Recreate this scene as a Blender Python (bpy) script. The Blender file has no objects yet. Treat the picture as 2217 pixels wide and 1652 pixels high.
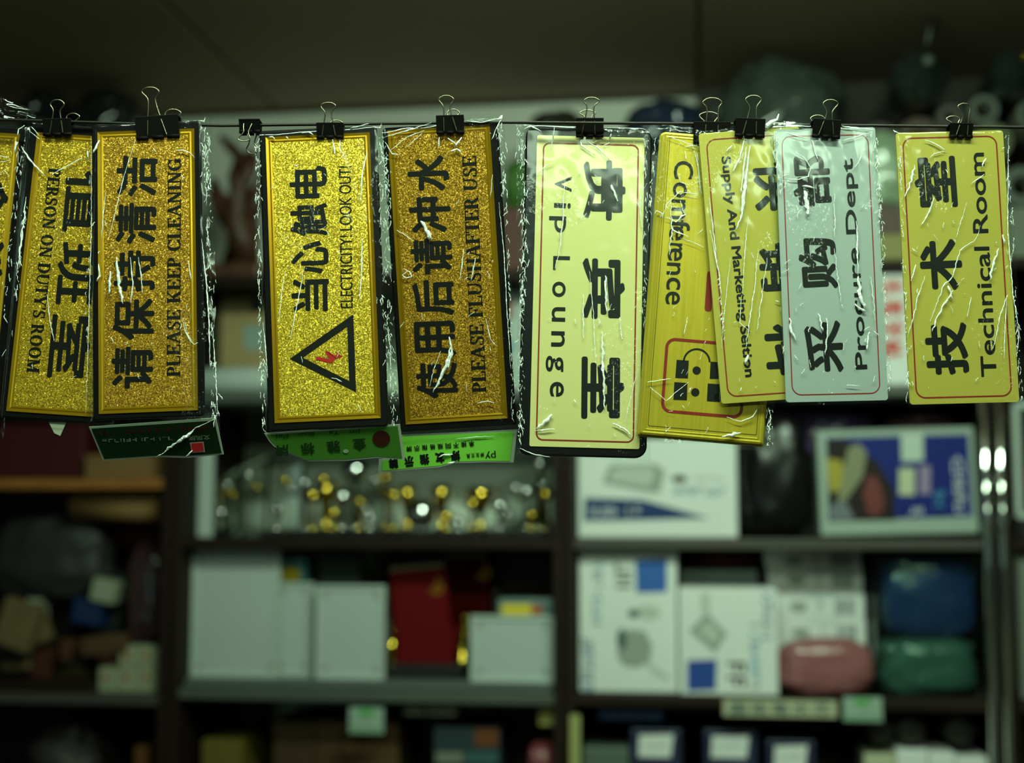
import bpy, bmesh, math, random
from mathutils import Vector, Matrix, noise as mnoise

random.seed(11)
C = bpy.context.scene
COL = C.collection

# ------------------------------------------------------------------ camera, light, exposure
W, H, LENS = 2217.0, 1652.0, 50.0
FPX = W * LENS / 36.0
PITCH, YAW = math.radians(5.6), math.radians(7.7)
CAMZ = 1.55
cam_d = bpy.data.cameras.new('camera'); cam = bpy.data.objects.new('camera', cam_d); COL.objects.link(cam)
cam.location = (0, 0, CAMZ)
cam.rotation_euler = (math.pi / 2 + PITCH, 0, YAW)
cam_d.lens = LENS; cam_d.sensor_width = 36.0; cam_d.clip_start = 0.02; cam_d.clip_end = 50
D = 1.0                                           # distance to the hanging wire
cam_d.dof.use_dof = True
cam_d.dof.focus_distance = 1.008
cam_d.dof.aperture_fstop = 3.7
cam_d.dof.aperture_blades = 0
C.camera = cam

wd = bpy.data.worlds.new('world'); C.world = wd; wd.use_nodes = True
wd.node_tree.nodes['Background'].inputs[0].default_value = (0.9, 0.75, 0.62, 1)
wd.node_tree.nodes['Background'].inputs[1].default_value = 0.02

CEIL = 2.467
def lamp(name, loc, size, power, color, rot=(0, 0, 0), spread=180):
    l = bpy.data.lights.new(name, 'AREA'); l.shape = 'RECTANGLE'; l.size, l.size_y = size
    l.energy = power; l.color = color; l.spread = math.radians(spread)
    o = bpy.data.objects.new(name, l); COL.objects.link(o); o.location = loc; o.rotation_euler = rot
    return o
TUBE = (0.70, 1.0, 0.68)
lamp('ceiling_tube_near', (0.0, 0.52, CEIL - 0.06), (1.1, 0.08), 20.0, TUBE)
lamp('ceiling_tube_shelf', (0.06, 1.35, CEIL - 0.06), (0.7, 0.10), 18.0, (0.70, 1.0, 0.72), (math.radians(38), 0, 0))
lamp('ceiling_tube_rear', (0.5, -1.1, CEIL - 0.05), (1.0, 0.12), 7.0, TUBE, (math.radians(25), 0, 0))
lamp('crease_streak_fill', (-1.75, -0.9, 1.75), (0.35, 1.7), 3.0, (0.55, 0.95, 0.85), (math.radians(90), 0, math.radians(-55)))  # unseen cyan fill, added so upright film folds catch bright streaks

C.view_settings.view_transform = 'Standard'
C.view_settings.look = 'None'
C.view_settings.exposure = 0.0
C.view_settings.gamma = 1.0
C.view_settings.use_curve_mapping = False
C.cycles.max_bounces = 7
C.cycles.diffuse_bounces = 3
C.cycles.glossy_bounces = 3
C.cycles.transmission_bounces = 5
C.cycles.transparent_max_bounces = 24
C.cycles.caustics_reflective = False
C.cycles.caustics_refractive = False
C.cycles.sample_clamp_indirect = 4.0

# ------------------------------------------------------------------ pixels to places
F3 = Vector((-math.sin(YAW), math.cos(YAW), 0)); R3 = Vector((math.cos(YAW), math.sin(YAW), 0)); Z3 = Vector((0, 0, 1))
CAMP = Vector((0, 0, CAMZ))
VD = F3 * math.cos(PITCH) + Z3 * math.sin(PITCH)
VU = Z3 * math.cos(PITCH) - F3 * math.sin(PITCH)
def ray(px, py):
    return VD + R3 * ((px - W / 2) / FPX) + VU * ((H / 2 - py) / FPX)
def at(px, py, Y):                                 # where the ray meets the upright room plane at depth Y
    r = ray(px, py); return CAMP + r * (Y / r.y)
def atz(px, py, z):
    r = ray(px, py); return CAMP + r * ((z - CAMZ) / r.z)
def hit(px, py, p0, n):
    r = ray(px, py); return CAMP + r * ((p0 - CAMP).dot(n) / r.dot(n))

# ------------------------------------------------------------------ materials
MATS = {}
def s2l(c):
    return tuple((v / 255 / 12.92) if v / 255 <= 0.04045 else ((v / 255 + 0.055) / 1.055) ** 2.4 for v in c)
def mat(name, col, rough=0.5, metal=0.0, var=0.0, vscale=20.0, bump=0.0, bscale=60.0, trans=0.0, ior=1.45, alpha=1.0, stretch=None, spec=0.5, coat=0.0):
    if name in MATS: return MATS[name]
    if 'print' in name: spec = 0.2                      # uncoated board
    m = bpy.data.materials.new(name); m.use_nodes = True; MATS[name] = m
    nt = m.node_tree; b = nt.nodes['Principled BSDF']
    b.inputs['Base Color'].default_value = (*col, 1); b.inputs['Roughness'].default_value = rough
    b.inputs['Metallic'].default_value = metal; b.inputs['IOR'].default_value = ior
    b.inputs['Transmission Weight'].default_value = trans; b.inputs['Alpha'].default_value = alpha
    b.inputs['Specular IOR Level'].default_value = spec; b.inputs['Coat Weight'].default_value = coat
    if var or bump:
        tc = nt.nodes.new('ShaderNodeTexCoord'); mp = nt.nodes.new('ShaderNodeMapping')
        nt.links.new(tc.outputs['Object'], mp.inputs[0])
        if stretch: mp.inputs['Scale'].default_value = stretch
    if var:
        n = nt.nodes.new('ShaderNodeTexNoise'); n.inputs['Scale'].default_value = vscale; n.inputs['Detail'].default_value = 5
        r = nt.nodes.new('ShaderNodeValToRGB'); nt.links.new(mp.outputs[0], n.inputs['Vector']); nt.links.new(n.outputs['Fac'], r.inputs[0])
        r.color_ramp.elements[0].position = 0.3; r.color_ramp.elements[1].position = 0.72
        r.color_ramp.elements[0].color = (*[v * (1 - var) for v in col], 1); r.color_ramp.elements[1].color = (*[min(1, v * (1 + var)) for v in col], 1)
        nt.links.new(r.outputs[0], b.inputs['Base Color'])
    if bump:
        n2 = nt.nodes.new('ShaderNodeTexNoise'); n2.inputs['Scale'].default_value = bscale; n2.inputs['Detail'].default_value = 4
        bp = nt.nodes.new('ShaderNodeBump'); bp.inputs['Strength'].default_value = bump; bp.inputs['Distance'].default_value = 0.004
        nt.links.new(mp.outputs[0], n2.inputs['Vector']); nt.links.new(n2.outputs['Fac'], bp.inputs['Height']); nt.links.new(bp.outputs[0], b.inputs['Normal'])
    return m

def glitter(name, dark, mid, bright, metal=0.55):
    """Gold panel full of fine reflective flakes."""
    m = bpy.data.materials.new(name); m.use_nodes = True; nt = m.node_tree; b = nt.nodes['Principled BSDF']
    tc = nt.nodes.new('ShaderNodeTexCoord')
    n = nt.nodes.new('ShaderNodeTexNoise'); n.inputs['Scale'].default_value = 1500; n.inputs['Detail'].default_value = 2
    v = nt.nodes.new('ShaderNodeTexVoronoi'); v.inputs['Scale'].default_value = 1400
    r = nt.nodes.new('ShaderNodeValToRGB'); e = r.color_ramp.elements
    e[0].position = 0.33; e[0].color = (*dark, 1); e[1].position = 0.72; e[1].color = (*bright, 1)
    k = e.new(0.52); k.color = (*mid, 1)
    nt.links.new(tc.outputs['Object'], n.inputs['Vector']); nt.links.new(tc.outputs['Object'], v.inputs['Vector'])
    nt.links.new(n.outputs['Fac'], r.inputs[0]); nt.links.new(r.outputs[0], b.inputs['Base Color'])
    b.inputs['Metallic'].default_value = metal; b.inputs['Roughness'].default_value = 0.42
    # every flake leans its own way
    sub = nt.nodes.new('ShaderNodeVectorMath'); sub.operation = 'SUBTRACT'; sub.inputs[1].default_value = (0.5, 0.5, 0.5)
    nt.links.new(v.outputs['Color'], sub.inputs[0])
    sc = nt.nodes.new('ShaderNodeVectorMath'); sc.operation = 'SCALE'; sc.inputs['Scale'].default_value = 0.6
    nt.links.new(sub.outputs[0], sc.inputs[0])
    ge = nt.nodes.new('ShaderNodeNewGeometry'); ad = nt.nodes.new('ShaderNodeVectorMath'); ad.operation = 'ADD'
    nt.links.new(ge.outputs['Normal'], ad.inputs[0]); nt.links.new(sc.outputs[0], ad.inputs[1])
    no = nt.nodes.new('ShaderNodeVectorMath'); no.operation = 'NORMALIZE'; nt.links.new(ad.outputs[0], no.inputs[0])
    nt.links.new(no.outputs[0], b.inputs['Normal'])
    return m

def film(name, gloss=1.0, tint=(0.97, 1.0, 0.98), rough=0.10, fine=0.55, coarse=0.5, seed=0.0, stretch=(1.0, 0.45, 1.0), base=0.034, angle=0.35):
    """Thin clear plastic: lets things show through, mirrors lamps off its creases."""
    m = bpy.data.materials.new(name); m.use_nodes = True; nt = m.node_tree
    for x in list(nt.nodes): nt.nodes.remove(x)
    out = nt.nodes.new('ShaderNodeOutputMaterial'); mix = nt.nodes.new('ShaderNodeMixShader')
    tr = nt.nodes.new('ShaderNodeBsdfTransparent'); tr.inputs[0].default_value = (*tint, 1)
    gl = nt.nodes.new('ShaderNodeBsdfGlossy'); gl.inputs['Roughness'].default_value = rough; gl.inputs[0].default_value = (1, 1, 1, 1)
    tc = nt.nodes.new('ShaderNodeTexCoord'); mp = nt.nodes.new('ShaderNodeMapping')
    mp.inputs['Location'].default_value = (seed, seed * 1.7, seed * .3); mp.inputs['Scale'].default_value = stretch; mp.inputs['Rotation'].default_value = (0, 0, angle)
    nt.links.new(tc.outputs['Object'], mp.inputs[0])
    n1 = nt.nodes.new('ShaderNodeTexNoise'); n1.noise_type = 'RIDGED_MULTIFRACTAL'; n1.inputs['Scale'].default_value = 38; n1.inputs['Detail'].default_value = 2.5
    n2 = nt.nodes.new('ShaderNodeTexNoise'); n2.inputs['Scale'].default_value = 260; n2.inputs['Detail'].default_value = 2
    n3 = nt.nodes.new('ShaderNodeTexNoise'); n3.inputs['Scale'].default_value = 26; n3.inputs['Detail'].default_value = 1
    for n in (n1, n2, n3): nt.links.new(mp.outputs[0], n.inputs['Vector'])
    b1 = nt.nodes.new('ShaderNodeBump'); b1.inputs['Strength'].default_value = coarse; b1.inputs['Distance'].default_value = 0.0016
    b2 = nt.nodes.new('ShaderNodeBump'); b2.inputs['Distance'].default_value = 0.004
    ra = nt.nodes.new('ShaderNodeMapRange'); ra.inputs['From Min'].default_value = 0.56; ra.inputs['From Max'].default_value = 0.72; ra.inputs['To Max'].default_value = fine
    nt.links.new(n3.outputs['Fac'], ra.inputs['Value']); nt.links.new(ra.outputs[0], b2.inputs['Strength'])
    nt.links.new(n1.outputs['Fac'], b1.inputs['Height']); nt.links.new(n2.outputs['Fac'], b2.inputs['Height'])
    nt.links.new(b1.outputs[0], b2.inputs['Normal']); nt.links.new(b2.outputs[0], gl.inputs['Normal'])
    fr = nt.nodes.new('ShaderNodeLayerWeight'); fr.inputs[0].default_value = 0.5; nt.links.new(b2.outputs[0], fr.inputs['Normal'])
    pw = nt.nodes.new('ShaderNodeMath'); pw.operation = 'POWER'; pw.inputs[1].default_value = 4.0; nt.links.new(fr.outputs['Facing'], pw.inputs[0])
    mu = nt.nodes.new('ShaderNodeMath'); mu.operation = 'MULTIPLY_ADD'; mu.inputs[1].default_value = gloss * .4; mu.inputs[2].default_value = base; mu.use_clamp = True
    nt.links.new(pw.outputs[0], mu.inputs[0]); nt.links.new(mu.outputs[0], mix.inputs[0])
    nt.links.new(tr.outputs[0], mix.inputs[1]); nt.links.new(gl.outputs[0], mix.inputs[2]); nt.links.new(mix.outputs[0], out.inputs[0])
    return m

def crease_mat():
    m = bpy.data.materials.new('stressed_glint_film'); m.use_nodes = True; nt = m.node_tree
    for x in list(nt.nodes): nt.nodes.remove(x)
    out = nt.nodes.new('ShaderNodeOutputMaterial'); mix = nt.nodes.new('ShaderNodeMixShader'); mix.inputs[0].default_value = 0.85
    mx = nt.nodes.new('ShaderNodeAddShader')
    tr = nt.nodes.new('ShaderNodeBsdfTransparent'); gl = nt.nodes.new('ShaderNodeBsdfGlossy'); gl.inputs['Roughness'].default_value = 0.22
    df = nt.nodes.new('ShaderNodeBsdfDiffuse'); df.inputs[0].default_value = (0.80, 0.84, 0.82, 1); gl.inputs[0].default_value = (.5, .5, .5, 1)  # white diffuse share paints lamp highlights onto the stress-whitened folds
    tc = nt.nodes.new('ShaderNodeTexCoord'); n = nt.nodes.new('ShaderNodeTexNoise'); n.inputs['Scale'].default_value = 420; n.inputs['Detail'].default_value = 2
    b = nt.nodes.new('ShaderNodeBump'); b.inputs['Strength'].default_value = 1.0; b.inputs['Distance'].default_value = 0.005
    nt.links.new(tc.outputs['Object'], n.inputs['Vector']); nt.links.new(n.outputs['Fac'], b.inputs['Height']); nt.links.new(b.outputs[0], gl.inputs['Normal'])
    nt.links.new(gl.outputs[0], mx.inputs[0]); nt.links.new(df.outputs[0], mx.inputs[1])
    nt.links.new(tr.outputs[0], mix.inputs[1]); nt.links.new(mx.outputs[0], mix.inputs[2]); nt.links.new(mix.outputs[0], out.inputs[0])
    return m

M_FRAME = mat('black_plastic', (0.006, 0.005, 0.006), 0.28, bump=0.05, bscale=40)
M_BLACK = mat('black_ink', (0.008, 0.008, 0.008), 0.35)
M_RED = mat('red_ink', (0.30, 0.02, 0.012), 0.4)
M_BRED = mat('bright_red_ink', (0.55, 0.02, 0.02), 0.4)
M_WIRE = mat('dark_steel_wire', (0.03, 0.026, 0.022), 0.4, 0.6)
M_CLIP = mat('black_enamel', (0.006, 0.0045, 0.004), 0.6, spec=.12)
M_HAND = mat('nickel_wire', (0.34, 0.30, 0.20), 0.28, 1.0)
M_WHITE = mat('white_card', (0.72, 0.72, 0.68), 0.6, var=0.04, vscale=8)
M_CREASE = crease_mat()
G_DEEP = glitter('deep_gold_glitter', (0.28, 0.115, 0.006), (0.54, 0.25, 0.014), (0.84, 0.48, 0.05))
G_YEL = glitter('bright_gold_glitter', (0.52, 0.29, 0.014), (0.86, 0.52, 0.03), (1.0, 0.78, 0.13))
G_MID = glitter('yellow_gold_glitter', (0.34, 0.175, 0.006), (0.62, 0.34, 0.015), (0.88, 0.58, 0.06))
M_BEV = mat('gold_bevel', (0.66, 0.33, 0.012), 0.22, 0.7)
M_CREAM = mat('satin_pale_gold', (0.84, 0.72, 0.30), 0.42, 0.25, var=0.03, vscale=6)
M_SATIN = mat('satin_gold', (0.60, 0.475, 0.08), 0.42, 0.3, var=0.04, vscale=6)
M_BRASS = mat('brushed_brass', (0.70, 0.50, 0.04), 0.34, 0.45, var=0.10, vscale=30, bump=0.04, bscale=200, stretch=(14, 0.6, 1))
M_SILVER = mat('satin_silver', (0.46, 0.49, 0.49), 0.42, 0.25, var=0.02, vscale=5)

# ------------------------------------------------------------------ object plumbing
def tag(o, label=None, cat=None, group=None, kind=None):
    if label: o['label'] = label
    if cat: o['category'] = cat
    if group: o['group'] = group
    if kind: o['kind'] = kind
    return o
def empty(name, mtx, label, cat, group=None):
    o = bpy.data.objects.new(name, None); COL.objects.link(o); o.empty_display_size = 0.02
    o.matrix_world = mtx
    return tag(o, label, cat, group)

class MB:
    """A mesh under construction; build() links it as one object."""
    def __init__(s): s.bm = bmesh.new()
    def poly(s, pts, mi=0):
        try:
            f = s.bm.faces.new([s.bm.verts.new(p) for p in pts]); f.material_index = mi; return f
        except ValueError: return None
    def prism(s, pts2, z0, z1, mi=0):                 # extrude a flat outline from z0 to z1
        n = len(pts2); a = [s.bm.verts.new((p[0], p[1], z0)) for p in pts2]; b = [s.bm.verts.new((p[0], p[1], z1)) for p in pts2]
        fs = [s.bm.faces.new(b), s.bm.faces.new(a[::-1])]
        for i in range(n): fs.append(s.bm.faces.new((a[i], a[(i + 1) % n], b[(i + 1) % n], b[i])))
        for f in fs: f.material_index = mi
    def box(s, x0, x1, y0, y1, z0, z1, bev=0.0, mi=0):
        bm = bmesh.new(); bmesh.ops.create_cube(bm, size=1)
        bmesh.ops.scale(bm, vec=(x1 - x0, y1 - y0, z1 - z0), verts=bm.verts)
        if bev: bmesh.ops.bevel(bm, geom=list(bm.edges), offset=bev, segments=2, affect='EDGES', profile=0.5)
        bmesh.ops.translate(bm, vec=((x0 + x1) / 2, (y0 + y1) / 2, (z0 + z1) / 2), verts=bm.verts)
        s.merge(bm, mi)
    def merge(s, bm, mi=0, mtx=None):
        vs = {v: s.bm.verts.new(mtx @ v.co if mtx else v.co) for v in bm.verts}
        for f in bm.faces:
            try: g = s.bm.faces.new([vs[v] for v in f.verts]); g.material_index = mi; g.smooth = f.smooth
            except ValueError: pass
        bm.free()
    def tube(s, pts, r, seg=8, closed=False, flat=1.0, smooth=True):
        pts = [Vector(p) for p in pts]; n = len(pts); rings = []; up = Vector((0, 0, 1))
        rr = r if isinstance(r, (list, tuple)) else [r] * n
        for i, p in enumerate(pts):
            a = pts[i - 1] if (i or closed) else p; b = pts[(i + 1) % n] if (i < n - 1 or closed) else p
            t = (b - a).normalized() if (b - a).length > 1e-9 else Vector((1, 0, 0))
            u = t.cross(up)
            if u.length < 0.05: u = t.cross(Vector((0, 1, 0)))
            u.normalize(); w = u.cross(t).normalized()
            rings.append([s.bm.verts.new(p + (u * math.cos(k * 2 * math.pi / seg) + w * math.sin(k * 2 * math.pi / seg) * flat) * rr[i]) for k in range(seg)])
        m = n if closed else n - 1
        for i in range(m):
            A, B = rings[i], rings[(i + 1) % n]
            for k in range(seg):
                f = s.bm.faces.new((A[k], A[(k + 1) % seg], B[(k + 1) % seg], B[k])); f.smooth = smooth
        if not closed:
            s.bm.faces.new(rings[0][::-1]); s.bm.faces.new(rings[-1])
    def lathe(s, prof, seg=32, axis='Z', c=(0, 0, 0), mod=None, smooth=True, mi=0):
        c = Vector(c); rings = []
        for j, (r, h) in enumerate(prof):
            ring = []
            for k in range(seg):
                th = 2 * math.pi * k / seg; q = r * (mod(th, j) if mod else 1)
                x, y = q * math.cos(th), q * math.sin(th)
                v = Vector((x, y, h)) if axis == 'Z' else (Vector((x, h, y)) if axis == 'Y' else Vector((h, x, y)))
                ring.append(s.bm.verts.new(c + v))
            rings.append(ring)
        for A, B in zip(rings, rings[1:]):
            for k in range(seg):
                f = s.bm.faces.new((A[k], A[(k + 1) % seg], B[(k + 1) % seg], B[k])); f.smooth = smooth; f.material_index = mi
        for ring in (rings[0][::-1], rings[-1]):
            f = s.bm.faces.new(ring); f.material_index = mi
    def grid(s, fn, nu, nv, smooth=True, mi=0):
        g = [[s.bm.verts.new(fn(i / nu, j / nv)) for i in range(nu + 1)] for j in range(nv + 1)]
        for j in range(nv):
            for i in range(nu):
                f = s.bm.faces.new((g[j][i], g[j][i + 1], g[j + 1][i + 1], g[j + 1][i])); f.smooth = smooth; f.material_index = mi
        return g
    def build(s, name, mats, parent=None, mtx=None, recalc=True):
        if recalc: bmesh.ops.recalc_face_normals(s.bm, faces=list(s.bm.faces))
        me = bpy.data.meshes.new(name); s.bm.to_mesh(me); s.bm.free()
        for m in (mats if isinstance(mats, (list, tuple)) else [mats]): me.materials.append(m)
        o = bpy.data.objects.new(name, me); COL.objects.link(o)
        if parent: o.parent = parent
        if mtx is not None: o.matrix_world = mtx
        return o

# ------------------------------------------------------------------ lettering
_txt = bpy.data.curves.new('lettering_source', 'FONT'); _txto = bpy.data.objects.new('lettering_source', _txt); COL.objects.link(_txto)
_cache = {}
def glyphs(s, bold=0.0):
    """Outline mesh of a string in the built-in face: vertices, faces, bounds."""
    k = (s, bold)
    if k not in _cache:
        _txt.body = s; _txt.offset = bold; _txt.resolution_u = 4
        dg = bpy.context.evaluated_depsgraph_get(); dg.update()
        me = bpy.data.meshes.new_from_object(_txto.evaluated_get(dg))
        v = [(a.co.x, a.co.y) for a in me.vertices]; f = [tuple(p.vertices) for p in me.polygons]
        bpy.data.meshes.remove(me)
        xs = [a[0] for a in v]; ys = [a[1] for a in v]
        _cache[k] = (v, f, (min(xs), max(xs), min(ys), max(ys)))
    return _cache[k]
class Ink:
    """Collects printed shapes on a face (x right, y up) and links them as one thin mesh."""
    def __init__(s, z): s.z = z; s.mb = MB(); s.k = 0
    def _map(s, a, b, th, flip=False):
        d = (b - a); L = d.length; d = d / L; u = Vector((-d.y, d.x)); return d, u, L
    def put(s, vf, a, b, th, bold=0.0):
        """Fit an outline between a and b, th tall; bold thickens every stroke by that many metres each way."""
        v, f, (x0, x1, y0, y1) = vf; a, b = Vector(a), Vector(b); d, u, L = s._map(a, b, th)
        a = a + d * bold; L -= 2 * bold; th = th - 2 * bold
        offs = [(0, 0)] if not bold else [(bold * math.cos(k * math.pi / 4), bold * math.sin(k * math.pi / 4)) for k in range(8)] + [(0, 0)]
        P = [a + d * ((x - x0) / (x1 - x0) * L) + u * (((y - y0) / (y1 - y0) - .5) * th) for x, y in v]
        for k, (ox, oy) in enumerate(offs):
            vs = [s.mb.bm.verts.new((p.x + ox, p.y + oy, s.z + k * 4e-6)) for p in P]
            for q in f:
                try: s.mb.bm.faces.new([vs[i] for i in q])
                except ValueError: pass
    def line(s, text, a, b, th, bold=0.0): s.put(glyphs(text), a, b, th, bold)
    def cjk(s, text, a, b, th, bold=0.0, fill=0.86):
        a, b = Vector(a), Vector(b); n = len(text); d = (b - a) / (n - (1 - fill))
        for i, ch in enumerate(text):
            p = a + d * i; s.put(glyphs(ch), p, p + d * fill, th, bold * th)
    def rect(s, x0, y0, x1, y1): s.mb.poly([(x0, y0, s.z), (x1, y0, s.z), (x1, y1, s.z), (x0, y1, s.z)])
    def shape(s, pts): s.mb.poly([(p[0], p[1], s.z) for p in pts])
    def band(s, pts, w, closed=True):
        """A ruled line of width w along an outline."""
        pts = [Vector(p) for p in pts]; n = len(pts); L, Rr = [], []
        for i, p in enumerate(pts):
            a = pts[i - 1] if (i or closed) else p; b = pts[(i + 1) % n] if (i < n - 1 or closed) else p
            t = (b - a).normalized(); u = Vector((-t.y, t.x)); L.append(p + u * w / 2); Rr.append(p - u * w / 2)
        for i in range(n if closed else n - 1):
            j = (i + 1) % n; s.shape([L[i], L[j], Rr[j], Rr[i]])
    def disc(s, c, rx, ry=None, n=28): s.shape([(c[0] + rx * math.cos(i * 2 * math.pi / n), c[1] + (ry or rx) * math.sin(i * 2 * math.pi / n)) for i in range(n)])
    def scribble(s, a, b, th, n, seed=1):
        """Small print too blurred to read: a row of letter-sized strokes."""
        rnd = random.Random(seed); a, b = Vector(a), Vector(b); d, u, L = s._map(a, b, th); c = L / n
        for i in range(n):
            o = a + d * (c * (i + .12)); w = c * .72; t = c * .2
            for k in range(rnd.choice((2, 3, 3))):
                if rnd.random() < .55: x0 = rnd.choice((0, w - t)); q = [(x0, -.5), (x0 + t, -.5), (x0 + t, .5), (x0, .5)]
                else: y0 = rnd.choice((-.5, -.1, .32)); q = [(0, y0), (w, y0), (w, y0 + .18), (0, y0 + .18)]
                s.shape([o + d * x + u * (y * th) for x, y in q])
    def build(s, name, m, parent):
        return s.mb.build(name, m, parent, recalc=False)
def rrect(x0, y0, x1, y1, r, n=6):
    o = []
    for cx, cy, a in ((x1 - r, y1 - r, 0), (x0 + r, y1 - r, 90), (x0 + r, y0 + r, 180), (x1 - r, y0 + r, 270)):
        for k in range(n + 1):
            t = math.radians(a + 90 * k / n); o.append((cx + r * math.cos(t), cy + r * math.sin(t)))
    return o

# a bold roman (serifed) capital alphabet, drawn as strokes on a unit-high body
TK, TN, SH, SW = 0.17, 0.055, 0.05, 0.30
def _bar(x, w, y0=0, y1=1): return [(x - w / 2, y0), (x + w / 2, y0), (x + w / 2, y1), (x - w / 2, y1)]
def _hb(y, x0, x1, w=TN): return [(x0, y - w / 2), (x1, y - w / 2), (x1, y + w / 2), (x0, y + w / 2)]
def _dg(p, q, w): return [(p[0] - w / 2, p[1]), (p[0] + w / 2, p[1]), (q[0] + w / 2, q[1]), (q[0] - w / 2, q[1])]
def _sf(x, y, w=SW): return [(x - w / 2, y), (x + w / 2, y), (x + w / 2, y + SH), (x - w / 2, y + SH)]
def _tick(x, y, dy, w=0.06): return [(x - w, y), (x, y), (x, y + dy), (x - w * .3, y + dy)]
def _arc(cx, cy, rx, ry, a0, a1, tx=TK, ty=TN, n=16):
    o = [(cx + rx * math.cos(math.radians(a0 + (a1 - a0) * i / n)), cy + ry * math.sin(math.radians(a0 + (a1 - a0) * i / n))) for i in range(n + 1)]
    q = [(cx + (rx - tx) * math.cos(math.radians(a0 + (a1 - a0) * i / n)), cy + (ry - ty) * math.sin(math.radians(a0 + (a1 - a0) * i / n))) for i in range(n + 1)]
    return [[o[i], o[i + 1], q[i + 1], q[i]] for i in range(n)]
def _stem(x): return [_bar(x, TK), _sf(x, 0), _sf(x, 1 - SH)]
ROMAN = {
 'P': (0.62, _stem(.17) + [_hb(.975, .17, .36), _hb(.475, .17, .36)] + _arc(.34, .725, .27, .275, -90, 90)),
 'R': (0.74, _stem(.17) + [_hb(.975, .17, .36), _hb(.475, .17, .36)] + _arc(.34, .725, .27, .275, -90, 90) + [_dg((.64, 0), (.38, .48), TK), _sf(.66, 0, .2)]),
 'D': (0.76, _stem(.17) + [_hb(.975, .17, .36), _hb(.025, .17, .36)] + _arc(.34, .5, .38, .5, -90, 90)),
 'L': (0.66, _stem(.17) + [_hb(.03, .17, .62, .06), [(.56, .03), (.63, .03), (.63, .3), (.60, .3)]]),
 'E': (0.68, _stem(.17) + [_hb(.97, .17, .62, .06), _hb(.03, .17, .64, .06), _hb(.5, .17, .46), [(.57, .03), (.64, .03), (.64, .28), (.61, .28)], [(.55, .97), (.62, .97), (.62, .74), (.59, .74)], _bar(.46, .05, .38, .62)]),
 'F': (0.64, _stem(.17) + [_hb(.97, .17, .60, .06), _hb(.5, .17, .46), [(.53, .97), (.60, .97), (.60, .72), (.57, .72)], _bar(.46, .05, .38, .62)]),
 'T': (0.70, [_bar(.35, TK), _sf(.35, 0), _hb(.97, .02, .68, .06), [(.02, .97), (.09, .97), (.05, .72), (.02, .72)], [(.61, .97), (.68, .97), (.68, .72), (.65, .72)]]),
 'H': (0.82, _stem(.17) + _stem(.65) + [_hb(.5, .17, .65)]),
 'I': (0.36, _stem(.18)),
 'N': (0.82, [_bar(.17, TN), _sf(.14, 0, .26), _sf(.14, 1 - SH, .24), _bar(.68, TN), _sf(.68, 1 - SH, .26), _dg((.65, 0), (.17, 1), TK)]),
 'M': (0.98, [_bar(.15, TN), _sf(.15, 0, .24), _bar(.81, TK), _sf(.81, 0), _sf(.81, 1 - SH, .28), _dg((.47, 0), (.17, 1), TK), _dg((.47, 0), (.78, 1), TN), _sf(.13, 1 - SH, .24)]),
 'A': (0.80, [_dg((.10, 0), (.39, 1), TN), _dg((.66, 0), (.38, 1), TK), _hb(.32, .19, .58), _sf(.11, 0, .22), _sf(.67, 0, .28)]),
 'K': (0.80, _stem(.17) + [_dg((.26, .42), (.66, 1), TN), _dg((.66, 0), (.36, .58), TK), _sf(.66, 0, .26), _sf(.66, 1 - SH, .24)]),
 'Y': (0.78, [_bar(.39, TK, 0, .48), _sf(.39, 0), _dg((.36, .42), (.12, 1), TK), _dg((.42, .42), (.66, 1), TN), _sf(.13, 1 - SH, .26), _sf(.66, 1 - SH, .22)]),
 'U': (0.80, [_bar(.17, TK, .35, 1), _sf(.17, 1 - SH), _bar(.66, TN, .33, 1), _sf(.66, 1 - SH, .24)] + _arc(.385, .36, .30, .36, 180, 360, .10, TN)),
 'O': (0.82, _arc(.41, .5, .37, .51, 0, 360, TK, TN, 28)),
 'C': (0.76, _arc(.41, .5, .37, .51, 42, 318, TK, TN, 22) + [_bar(.69, .05, .68, .98), _bar(.69, .05, .06, .3)]),
 'G': (0.82, _arc(.41, .5, .37, .51, 42, 330, TK, TN, 22) + [_bar(.69, .05, .68, .98), _bar(.66, TK, .04, .42), _sf(.66, .42, .28)]),
 'S': (0.60, _arc(.30, .735, .22, .275, 40, 230, .12, TN, 12) + _arc(.30, .255, .24, .265, -140, 50, .12, TN, 12) + [[(.13, .60), (.22, .50), (.50, .38), (.41, .50)], [(.13, .60), (.26, .62), (.50, .44), (.41, .36)], _bar(.51, .05, .70, .98), _bar(.08, .05, .03, .3)]),
 "'": (0.20, [[(.06, 1), (.16, 1), (.13, .7), (.08, .7)]]), ' ': (0.34, []),
}
def roman(text):
    v, f, x = [], [], 0.0
    for ch in text:
        w, ps = ROMAN[ch]
        for p in ps:
            n = len(v); v += [(x + a, b) for a, b in p]; f.append(tuple(range(n, n + len(p))))
        x += w + 0.03
    return v, f, (0.0, x - 0.03, 0.0, 1.0)

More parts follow.
